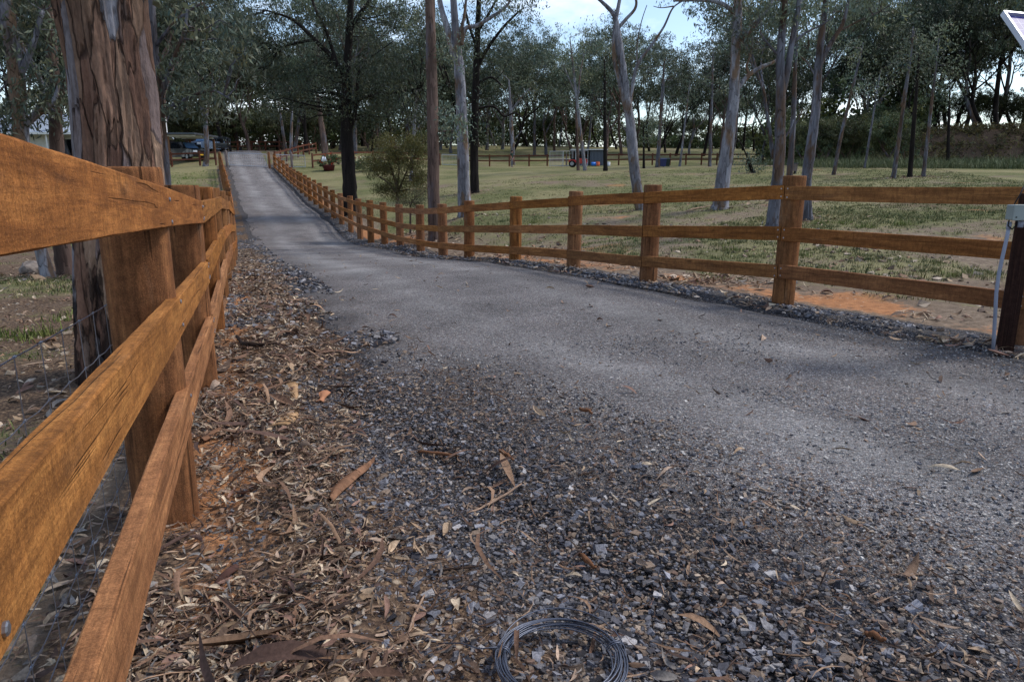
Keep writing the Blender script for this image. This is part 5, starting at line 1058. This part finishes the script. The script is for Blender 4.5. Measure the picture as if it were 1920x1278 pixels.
def fallen_leaves(P, seed, L0=.085, lift=.012, cols=None):
    g = np.random.default_rng(seed); n = len(P); st = np.linspace(0, 1, 5); m_ = 5
    L = L0*np.clip(g.lognormal(0, .42, n), .35, 1.9); Wd = L*g.uniform(.11, .25, n); wide = g.uniform(0, 1, n) < .10; Wd = np.where(wide, L*g.uniform(.3, .5, n), Wd)
    az = g.uniform(0, 2*PI, n); pit = g.normal(0, .22, n); rol = g.normal(0, .45, n); sick = g.normal(0, .16, n); curl = g.normal(0, .16, n); cup = g.normal(.12, .25, n)
    prof = np.sin(PI*np.clip(st, .02, .98)**.8)**.9; prof[-1] = .03; prof[0] = .10
    s = st-.5; X = np.outer(L, s); Yc = np.outer(L*sick, 1-4*s*s); Zc = np.outer(L*curl, 4*s*s)
    V = []
    for sd, k in ((-1, 1), (0, 0), (1, 1)):
        yy = Yc+sd*np.outer(Wd/2, prof); zz = Zc+k*np.outer(Wd*cup, prof)
        V.append(np.stack([X, yy, zz], -1))
    V = np.stack(V, 2)  # n,6,3,3
    cr, sr = np.cos(rol)[:, None, None], np.sin(rol)[:, None, None]
    x, y, z = V[..., 0], V[..., 1], V[..., 2]; y, z = y*cr-z*sr, y*sr+z*cr
    cp_, sp_ = np.cos(pit)[:, None, None], np.sin(pit)[:, None, None]; x, z = x*cp_-z*sp_, x*sp_+z*cp_
    ca, sa = np.cos(az)[:, None, None], np.sin(az)[:, None, None]; x, y = x*ca-y*sa, x*sa+y*ca
    z = z-z.min((1, 2))[:, None, None]*.75
    gzv = ground_top(P[:, 0], P[:, 1]); V = np.stack([x+P[:, 0][:, None, None], y+P[:, 1][:, None, None], z+(gzv+lift*g.uniform(.2, 1.4, n))[:, None, None]], -1).reshape(-1, 3)
    base = (np.arange(n)*15)[:, None]; i, j = np.meshgrid(np.arange(4), np.arange(2), indexing='ij'); q = np.stack([i*3+j, i*3+j+1, (i+1)*3+j+1, (i+1)*3+j], -1).reshape(-1, 4)
    F = (base[:, :, None]+q[None]).reshape(-1, 4)
    pal = np.array(cols or [srgb(172, 148, 122), srgb(148, 124, 100), srgb(122, 98, 80), srgb(136, 106, 92), srgb(96, 78, 66), srgb(188, 170, 146), srgb(130, 123, 117), srgb(80, 64, 57), srgb(156, 134, 116)])
    c = pal[g.integers(0, len(pal), n)]*g.lognormal(0, .2, n)[:, None]; c = np.clip(np.repeat(c, 15, 0), 0, .8)
    return V, F, c
def dens_left(t, n, x, y):
    f = fbm(x*1.7, y*1.7, 301); w_ = nL(t)
    edge_ = np.interp(t, [0, 1.7, 3, 6, 9, 15, 30], [.24, .28, .40, .50, .5, .4, .12])
    p = 1-sstep(edge_-.25, edge_+.22, n-(f-.5)*.9)
    return np.clip(p*np.clip((f-.27)*2.6, .10, 1)+.008, 0, 1)*(1-.85*np.exp(-((t-3.0)/.75)**2)*(1-sstep(-.02, .3, n+(f-.5)*.4)))
nearL = lambda t: nF(t)-.06
P1 = scatter(12500, .45, 5.0, dens_left, nearL, lambda t: nL(t)+.6, 401, .8)
P2 = scatter(13000, 5.0, 26, dens_left, nearL, lambda t: nL(t)+.5, 402, .8)
P3 = scatter(2600, 3.2, 26, lambda t, n, x, y: np.clip((fbm(x*1.4, y*1.4, 303)-.42)*3, 0, 1), lambda t: nR(t)-.75, lambda t: nR(t)+1.6, 403, .9)
P4 = scatter(420, 1.0, 22, lambda t, n, x, y: np.ones_like(t)*.5, lambda t: nL(t)+.2, lambda t: nR(t)-.5, 404, .9)
P5 = scatter(6000, .6, 22, lambda t, n, x, y: np.clip((fbm(x*.8, y*.8, 305)-.35)*2.2, 0, 1), lambda t: nF(t)-6-.2*t, lambda t: nF(t)-.1, 405, .7)
P7 = scatter(4200, .35, 4.5, lambda t, n, x, y: np.clip((fbm(x*1.6, y*1.6, 306)-.25)*1.8, .05, 1), lambda t: nF(t)-1.9, lambda t: nF(t)-.08, 406, .8)
gq_ = np.random.default_rng(88); P8 = []
for o_ in bpy.data.objects:
    if o_.get('category') in ('tree', 'shrub') and o_.location.length < 45:
        a_ = gq_.uniform(0, 6.28, 110); r_ = .25+np.abs(gq_.normal(0, .7, 110)); P8.append(np.stack([o_.location.x+np.cos(a_)*r_, o_.location.y+np.sin(a_)*r_], 1))
P8 = np.concatenate(P8)
A = [fallen_leaves(P7, 7, .05, .014), fallen_leaves(P8, 8, .13, .01), fallen_leaves(P1, 1, .043, .013), fallen_leaves(P2, 2, .058, .013), fallen_leaves(P3, 3, .085), fallen_leaves(P4, 4, .07, .006), fallen_leaves(P5, 5, .065)]
of = 0; Vs, Fs, Cs = [], [], []
for V, F, c in A: Vs.append(V); Fs.append(F+of); Cs.append(c); of += len(V)
tag(link('fallen_leaves', np_mesh('fallen_leaves', np.concatenate(Vs), np.concatenate(Fs), np.concatenate(Cs), None, True), MAT['litter_leaf']), 'dry tan and brown gum leaves littered along the driveway edges', 'leaf litter', kind='stuff')

def stones(P, size, seed, flat=.6, cols=None, sink=.3):
    g = np.random.default_rng(seed); n = len(P); cb = np.array([[x, y, z] for x in (-1, 1) for y in (-1, 1) for z in (-1, 1)], float)
    V = np.repeat(cb[None], n, 0)+g.normal(0, .28, (n, 8, 3)); V[..., 2] *= flat; V *= np.stack([g.uniform(.7, 1.5, n), g.uniform(.6, 1.1, n), g.uniform(.6, 1.1, n)], 1)[:, None]
    sz = size*np.clip(g.lognormal(0, .42, n), .4, 2.1)/2; V *= sz[:, None, None]
    a, b, c = g.uniform(0, 6.28, n), g.normal(0, .35, n), g.normal(0, .35, n)
    x, y, z = V[..., 0], V[..., 1], V[..., 2]
    y, z = y*np.cos(b)[:, None]-z*np.sin(b)[:, None], y*np.sin(b)[:, None]+z*np.cos(b)[:, None]
    x, z = x*np.cos(c)[:, None]-z*np.sin(c)[:, None], x*np.sin(c)[:, None]+z*np.cos(c)[:, None]
    x, y = x*np.cos(a)[:, None]-y*np.sin(a)[:, None], x*np.sin(a)[:, None]+y*np.cos(a)[:, None]
    gzv = ground_top(P[:, 0], P[:, 1])+sz*flat*(1-2*sink)*.8
    V = np.stack([x+P[:, 0][:, None], y+P[:, 1][:, None], z+gzv[:, None]], -1).reshape(-1, 3)
    q = np.array([[0,1,3,2],[4,6,7,5],[0,4,5,1],[2,3,7,6],[0,2,6,4],[1,5,7,3]]); F = ((np.arange(n)*8)[:, None, None]+q[None]).reshape(-1, 4)
    pal = np.array(cols or [srgb(92, 92, 98), srgb(108, 109, 116), srgb(76, 75, 80), srgb(122, 122, 128), srgb(98, 95, 96), srgb(62, 60, 64), srgb(144, 140, 139), srgb(132, 114, 98)])
    c = pal[g.integers(0, len(pal), n)]*g.lognormal(0, .22, n)[:, None]
    return V, F, np.repeat(np.clip(c, 0, .8), 8, 0)
def dens_grav(t, n, x, y):
    f = fbm(x*1.5, y*1.5, 311); w_ = nL(t); a = w_-1.05
    return np.clip(sstep(a-.3, a+.35, n+(f-.5)*.4)*np.where(n < w_-.3, 1, np.exp(-np.clip(n-w_+.3, 0, 5)/.30))*1.1+.08, 0, 1)
tan_ = [srgb(150, 128, 104), srgb(128, 100, 80), srgb(166, 150, 132), srgb(104, 88, 76)]
Q1 = scatter(7500, .5, 6.5, dens_grav, lambda t: nF(t)+.2, lambda t: nL(t)+.3, 411, .8)
Q1s = scatter(28000, .5, 5.0, lambda t, n, x, y: np.clip(dens_grav(t, n, x, y)+.25, 0, 1), lambda t: nF(t)+.15, lambda t: nL(t)+.9, 416, .7)
Q2 = scatter(6500, 3.2, 34, lambda t, n, x, y: np.clip(1-np.abs(n-nR(t)+.22)/.42, 0, 1)*np.clip(.05+2.4*(fbm(x*1.2, y*1.2, 313)-.36), 0, 1)*np.where(t < 4, .4, 1), lambda t: nR(t)-.7, lambda t: nR(t)+.25, 412, .8)
Q3 = scatter(3400, 6, 36, lambda t, n, x, y: np.clip((fbm(x*1.1, y*1.1, 314)-.4)*3, 0, 1), lambda t: nF(t)+.1, lambda t: nL(t)+.35, 413, .8)
Q4 = scatter(16000, .7, 5.5, lambda t, n, x, y: np.clip(.25+1.5*(fbm(x*1.2, y*1.2, 315)-.35), 0, 1), lambda t: nL(t)+.1, lambda t: nR(t)-.5, 414, .6)
Q5 = scatter(1500, .8, 30, lambda t, n, x, y: np.clip((fbm(x*.8, y*.8, 316)-.45)*3, 0, 1), lambda t: nR(t)+.3, lambda t: nR(t)+7, 415, .8)
Q6 = scatter(1600, 1.6, 16, lambda t, n, x, y: np.clip((fbm(x*.9, y*.9, 317)-.42)*3, 0, 1), lambda t: nF(t)-6, lambda t: nF(t)-.2, 417, .8)
A = [stones(Q1, .0135, 1, .5, None, .3), stones(Q1s, .0078, 6, .6, [srgb(84, 83, 88), srgb(104, 103, 108), srgb(122, 106, 94), srgb(66, 63, 65), srgb(144, 128, 112), srgb(104, 84, 72)], .2),
     stones(Q2, .022, 2, .6), stones(Q3, .028, 3, .6), stones(Q4, .0066, 4, .7, [srgb(110, 109, 113), srgb(132, 131, 134), srgb(88, 87, 92), srgb(154, 150, 147), srgb(134, 114, 98), srgb(176, 171, 165)], .3), stones(Q5, .05, 5, .5, tan_, .35), stones(Q6, .035, 7, .5, tan_, .35)]
of = 0; Vs, Fs, Cs = [], [], []
for V, F, c in A: Vs.append(V); Fs.append(F+of); Cs.append(c); of += len(V)
tag(link('gravel', np_mesh('gravel', np.concatenate(Vs), np.concatenate(Fs), np.concatenate(Cs)), MAT['stone']), 'loose blue-grey gravel and chips along the edges of the driveway', 'gravel', kind='stuff')
# bark crumbs and twigs: fine litter
g = np.random.default_rng(55)
P6 = scatter(9000, .5, 7, lambda t, n, x, y: np.clip(dens_left(t, n, x, y)+.12, 0, 1), nearL, lambda t: nL(t)+.5, 421, .7)
V, F, c = fallen_leaves(P6, 9, .06, .02, [srgb(84, 64, 52), srgb(112, 86, 66), srgb(62, 48, 42), srgb(140, 116, 96)])
Vm = V.reshape(-1, 5, 3, 3); mid_ = Vm[:, :, 1:2]; V = (mid_+(Vm-mid_)*.28).reshape(-1, 3)
tag(link('twig_litter', np_mesh('twig_litter', V, F, c, None, True), MAT['litter_leaf']), 'thin broken twigs and bark crumbs mixed in the leaf litter', 'twig litter', kind='stuff')

P9 = scatter(420, .7, 14, lambda t, n, x, y: np.clip(dens_left(t, n, x, y)+.1, 0, 1), nearL, lambda t: nL(t)-.1, 431, .8)
V, F, c = fallen_leaves(P9, 19, .17, .022, [srgb(120, 92, 74), srgb(150, 120, 96), srgb(84, 64, 56), srgb(100, 76, 62)])
Vm = V.reshape(-1, 5, 3, 3); mid_ = Vm[:, :, 1:2]; V = (mid_+(Vm-mid_)*.5).reshape(-1, 3)
tag(link('bark_shreds', np_mesh('bark_shreds', V, F, c, None, True), MAT['litter_leaf']), 'long shed strips of brown gum bark strewn through the leaf litter', 'bark litter', kind='stuff')
# grass
def blades(P, h0, seed, cols, per=7, spread=.05, wd=.004):
    g = np.random.default_rng(seed); n = len(P)*per; ci = np.repeat(np.arange(len(P)), per); hs = h0*g.lognormal(0, .35, len(P))[ci]*g.uniform(.6, 1.2, n)
    B = P[ci]+g.normal(0, spread, (n, 2)); z = ground_top(B[:, 0], B[:, 1])-.005
    az = g.uniform(0, 2*PI, n); ln = hs*g.uniform(.15, .7, n); d = np.stack([np.cos(az), np.sin(az)], 1); s = np.stack([-np.sin(az), np.cos(az)], 1)*(wd*(1+h0*3))*g.uniform(.7, 1.4, n)[:, None]
    b1 = np.c_[B-s, z]; b2 = np.c_[B+s, z]; m1 = np.c_[B+d*(ln*.4)[:, None]+s*.8, z+hs*.6]; m2 = np.c_[B+d*(ln*.4)[:, None]-s*.8, z+hs*.6]; tp = np.c_[B+d*ln[:, None], z+hs]
    V = np.stack([b1, b2, m1, m2, tp], 1).reshape(-1, 3); o = (np.arange(n)*5)[:, None]
    pal = np.array(cols); c = pal[g.integers(0, len(pal), len(P))][ci]*g.lognormal(0, .2, n)[:, None]
    return V, o+np.array([[0, 1, 2, 3]]), o+np.array([[3, 2, 4]]), np.repeat(np.clip(c, 0, .6), 5, 0)
gcs = [srgb(80, 90, 52), srgb(98, 104, 62), srgb(132, 126, 86), srgb(70, 80, 48), srgb(154, 144, 106)]
def dens_g(t, n, x, y): return np.clip((masks(x, y)[:, 0]-.28)*1.9, 0, 1)
G1 = scatter(5200, 2, 16, dens_g, lambda t: nR(t)+.3, lambda t: nR(t)+3+.8*t, 431, .8)
G2 = scatter(12000, 12, 44, dens_g, lambda t: nR(t)+.4, lambda t: nR(t)+8+.9*t, 432, .9)
G3 = scatter(3600, 1.5, 24, dens_g, lambda t: nF(t)-7-.3*t, lambda t: nF(t)-.3, 433, .8)
G4 = scatter(1500, 26, 64, lambda t, n, x, y: np.ones_like(t), lambda t: nF(t)-12, lambda t: nF(t)-.4, 434, 1)
A = [blades(G1, .05, 1, gcs, 9), blades(G2, .05, 2, gcs, 8, .09, .006), blades(G3, .05, 3, gcs, 9), blades(G4, .08, 4, [srgb(104, 124, 60), srgb(120, 132, 70)], 8, .2, .012)]
# taller tussocks
gg = np.random.default_rng(77); tus = []
for px, py, Y in ((1340, 525, 0), (1500, 480, 0), (1700, 420, 0), (1620, 425, 0), (1580, 418, 0), (1530, 420, 0), (1800, 520, 0), (85, 630, 0), (120, 600, 0), (40, 640, 0), (1100, 460, 0), (1000, 420, 0), (1380, 470, 0)):
    d = at(px, py, 1.0)-Vector((0, 0, CAMH)); Y = 6.
    for it in range(30): Y = .5*Y+.5*(CAMH-gz(d.x*Y, Y))/max(.02, -d.z)
    tus += [(d.x*Y+gg.normal(0, .12), Y+gg.normal(0, .12)) for k in range(5)]
A.append(blades(np.array(tus), .085, 8, [srgb(96, 110, 52), srgb(124, 132, 74), srgb(110, 116, 62)], 26, .07, .0035))
bx = gg.uniform(22, 46, 2600); by = 47+gg.uniform(0, 12, 2600)-(bx-34)*.35
A.append(blades(np.stack([bx, by], 1), .42, 9, [srgb(84, 94, 64), srgb(112, 116, 82), srgb(96, 102, 70)], 14, .35, .006))
of = 0; Vs, Q, T3, Cs = [], [], [], []
for V, q, t3, c in A: Vs.append(V); Q.append(q+of); T3.append(t3+of); Cs.append(c); of += len(V)
tag(link('grass', np_mesh('grass', np.concatenate(Vs), [np.concatenate(Q), np.concatenate(T3)], np.concatenate(Cs)), MAT['grass_blade']), 'patchy green and straw-coloured paddock grass', 'grass', kind='stuff')

# ------------------------------------------------------------------ single pieces lying on the ground
def on_ground(px, py):
    d = at(px, py, 1.0)-Vector((0, 0, CAMH)); Y = 2.
    for it in range(30): Y = .5*Y+.5*(CAMH-float(ground_top(np.array([d.x*Y]), np.array([Y]))[0]))/max(.02, -d.z)
    return Vector((d.x*Y, Y, float(ground_top(np.array([d.x*Y]), np.array([Y]))[0])))
def bark_piece(px1, py1, px2, py2, wpx, mat, label, curve=.25, seed=1, cat='bark piece'):
    a = on_ground(px1, py1); b = on_ground(px2, py2); c = (a+b)/2; g = np.random.default_rng(seed); L = (b-a).length; sc = FPX/((c.y)*.9745+(CAMH-c.z)*.2241); wd = wpx/sc
    d = (b-a)/L; s = Vector((d.y, -d.x, 0)).normalized(); m_ = 12; k = 7; V = []
    for i in range(m_):
        u = i/(m_-1); w_ = wd/2*(.75+.35*math.sin(u*5+seed)+g.normal(0, .07))*(1-.25*(abs(u-.5)*2)**4)
        for lay in (0, 1):
            for j in range(k):
                v = j/(k-1)*2-1; h = curve*wd*(1-v*v)+.012+.02*math.sin(u*4+seed)*L+lay*-.005
                q = (a-c)+d*L*u+s*(v*w_+.05*L*math.sin(u*3+seed)); V.append((q.x, q.y, q.z+h+g.normal(0, .0012)))
    V = np.array(V).reshape(m_, 2, k, 3); idx = np.arange(m_*2*k).reshape(m_, 2, k); F = []
    for i in range(m_-1):
        for j in range(k-1):
            F.append([idx[i, 0, j], idx[i, 0, j+1], idx[i+1, 0, j+1], idx[i+1, 0, j]]); F.append([idx[i, 1, j], idx[i+1, 1, j], idx[i+1, 1, j+1], idx[i, 1, j+1]])
        for j in (0, k-1): F.append([idx[i, 0, j], idx[i+1, 0, j], idx[i+1, 1, j], idx[i, 1, j]])
    for i in (0, m_-1):
        for j in range(k-1): F.append([idx[i, 0, j], idx[i, 1, j], idx[i, 1, j+1], idx[i, 0, j+1]])
    o = link('bark_piece', np_mesh('bark_piece', V.reshape(-1, 3), np.array(F), None, None, True), mat, None, c); return tag(o, label, cat)
plain('tan_bark', srgb(176, 142, 106), .85, .1, 0, .2, 9); plain('brown_dry_bark', srgb(128, 94, 72), .85, .1, 0, .35, 12); plain('dark_dry_bark', srgb(74, 52, 46), .85, .1, 0, .35, 14); plain('pink_dry_bark', srgb(168, 118, 88), .85, .1, 0, .2, 9)
bark_piece(550, 722, 520, 806, 34, MAT['tan_bark'], 'pale tan slab of bark standing out in the litter beyond the nearest left post', .1, 3)
bark_piece(614, 738, 596, 756, 24, MAT['pink_dry_bark'], 'short pinkish-tan chip of bark beside the pale slab', .15, 8)
bark_piece(690, 862, 634, 946, 22, MAT['brown_dry_bark'], 'long ribbed brown bark strip lying where leaves meet gravel', .35, 5)
bark_piece(446, 1068, 384, 1122, 20, MAT['dark_dry_bark'], 'short dark red-brown bark strip on bare soil by the fence', .3, 7)
bark_piece(560, 1042, 700, 1028, 15, MAT['dark_dry_bark'], 'long dark bark strip lying crosswise over the leaves', .4, 9)
bark_piece(445, 790, 385, 832, 20, MAT['brown_dry_bark'], 'brown bark strip beside the second left post', .3, 11)
def stick(pts, wpx, mat, label):
    P = [on_ground(*p) for p in pts]; c = P[0].copy(); mid_ = P[len(P)//2]; r = wpx/2/(FPX/((mid_.y)*.9745+(CAMH-mid_.z)*.2241)); mb = MB()
    pp, rr = smooth_path([np.array(p-c)+[0, 0, r*1.4+.006] for p in P], [r*.7]+[r]*(len(P)-2)+[r*.45], 4); pp[:, 2] += RN.normal(0, r*.3, len(pp)); mb.tube(pp, rr, 7, True, .08)
    o = mb.build('stick', mat, None, True, c); return tag(o, label, 'stick')
plain('pale_stick', srgb(158, 132, 112), .85, .1, 0, .25, 20); plain('brown_stick', srgb(112, 78, 56), .85, .1, 0, .3, 20); plain('dark_stick', srgb(58, 46, 40), .85, .1, 0, .3, 20)
stick([(796, 1121), (775, 1165), (762, 1210), (732, 1252)], 6, MAT['pale_stick'], 'slim pale bent stick left of the wire coil')
stick([(978, 912), (945, 934), (911, 953), (875, 968)], 5, MAT['pale_stick'], 'thin pale twig across the gravel above the wire coil')
stick([(1087, 1048), (1100, 1060), (1117, 1073)], 11, MAT['brown_stick'], 'short fat orange-brown stick on the gravel up from the wire coil')
stick([(936, 851), (948, 858), (962, 868)], 8, MAT['brown_stick'], 'short brown stick at the edge of the smooth chips')
stick([(784, 853), (820, 857), (860, 862)], 7, MAT['brown_stick'], 'straight brown stick lying crosswise beyond the long bark strip')
stick([(1086, 773), (1098, 776), (1110, 781)], 8, MAT['brown_stick'], 'lone red-brown stick out on the smooth driveway')
stick([(1622, 1199), (1640, 1203), (1660, 1211)], 13, MAT['brown_stick'], 'stubby brown stick on the dark chips at lower right')
stick([(812, 1078), (850, 1072), (905, 1066)], 5, MAT['dark_stick'], 'dark straight twig on gravel, pointing at the fat orange-brown stick')
stick([(1083, 897), (1100, 893), (1115, 887)], 5, MAT['dark_stick'], 'thin dark twig alone on the smooth chips')
stick([(445, 640), (470, 655), (520, 650)], 9, MAT['dark_stick'], 'dark branch half buried in the litter beyond the posts')
stick([(492, 800), (498, 850), (540, 852)], 9, MAT['dark_stick'], 'black bent root poking out of the litter bank')
stick([(1286, 398), (1305, 394), (1335, 388)], 3, MAT['pale_stick'], 'bleached fallen branch at the foot of the stout limbed gum')
# coil of fencing wire
cc_ = on_ground(1051, 1258); CW = thing('wire_coil', 'loose coil of dark grey fencing wire on the gravel at the bottom edge', 'wire coil', cc_)
g = np.random.default_rng(91); m = M('coil_wire'); MAT['coil'] = m.done(srgb(92, 96, 108), .42, None, .5, .7)
mb = MB(); al = np.linspace(0, 2*PI*14, 14*44); fr = np.arange(len(al))/44
rad = .160+.011*np.sin(fr*2.1+1)+.006*np.sin(al*.31)+np.interp(fr, np.arange(19), g.normal(0, .006, 19)); zz = .022+.012*np.interp(fr, np.arange(19), g.uniform(0, 2.6, 19))+.006*np.sin(al+fr)
cx = .006*np.sin(fr*1.7); mb.tube(np.stack([cx+rad*np.cos(al), rad*np.sin(al), zz], 1), .0021, 6, False); mb.build('coil_strand', MAT['coil'], CW, True)
mb = MB(); al = np.linspace(-.25, PI+.35, 40); mb.tube(np.stack([.008+.172*np.cos(al), .04+.172*np.sin(al), .03+.02*np.sin(al)], 1), .0019, 6); mb.build('loose_strand', MAT['coil'], CW, True)
e1_ = on_ground(822, 1214)-cc_; mb = MB(); mb.tube([(-.158, .035, .05), (-.22, .04, .04), (e1_.x*.8, e1_.y*.8, e1_.z*.8+.03), (e1_.x, e1_.y, e1_.z+.015)], .0019, 6); mb.build('loose_end', MAT['coil'], CW, True)
for a0 in (2.95, .32):
    mb = MB(); b_ = np.linspace(0, 2*PI*1.6, 26); ct = np.array([.161*math.cos(a0), .161*math.sin(a0), .032]); rd_ = np.array([math.cos(a0), math.sin(a0), 0])
    mb.tube(ct+np.outer(np.cos(b_)*.024, rd_)+np.outer(np.sin(b_)*.022, [0, 0, 1])+np.outer((b_-5)*.0012, [-rd_[1], rd_[0], 0]), .0019, 6); mb.build('tie', MAT['coil'], CW, True)
# red-bark pink flower-like petal piece and grey stone by the left posts
def stone_thing(px, py, r, mat, label):
    p = on_ground(px, py); bm = bmesh.new(); bmesh.ops.create_icosphere(bm, subdivisions=3, radius=r)
    for v in bm.verts:
        n_ = v.co.normalized(); v.co *= 1+.22*float(fbm(np.array([n_.x*2+9]), np.array([n_.y*2+n_.z*1.7+px]), 6)[0]-.5)*2; v.co.z *= .7
    me = bpy.data.meshes.new('stone'); bm.to_mesh(me); bm.free(); o = link('stone', me, mat, None, p+Vector((0, 0, r*.35))); return tag(o, label, 'stone')
plain('rock', srgb(128, 118, 110), .9, .2, 0, .3, 9)
stone_thing(405, 556, .09, MAT['rock'], 'rounded grey stone at the foot of the fourth left post')
stone_thing(62, 512, .22, MAT['rock'], 'pale grey boulder beside the leaning pale gum at far left')
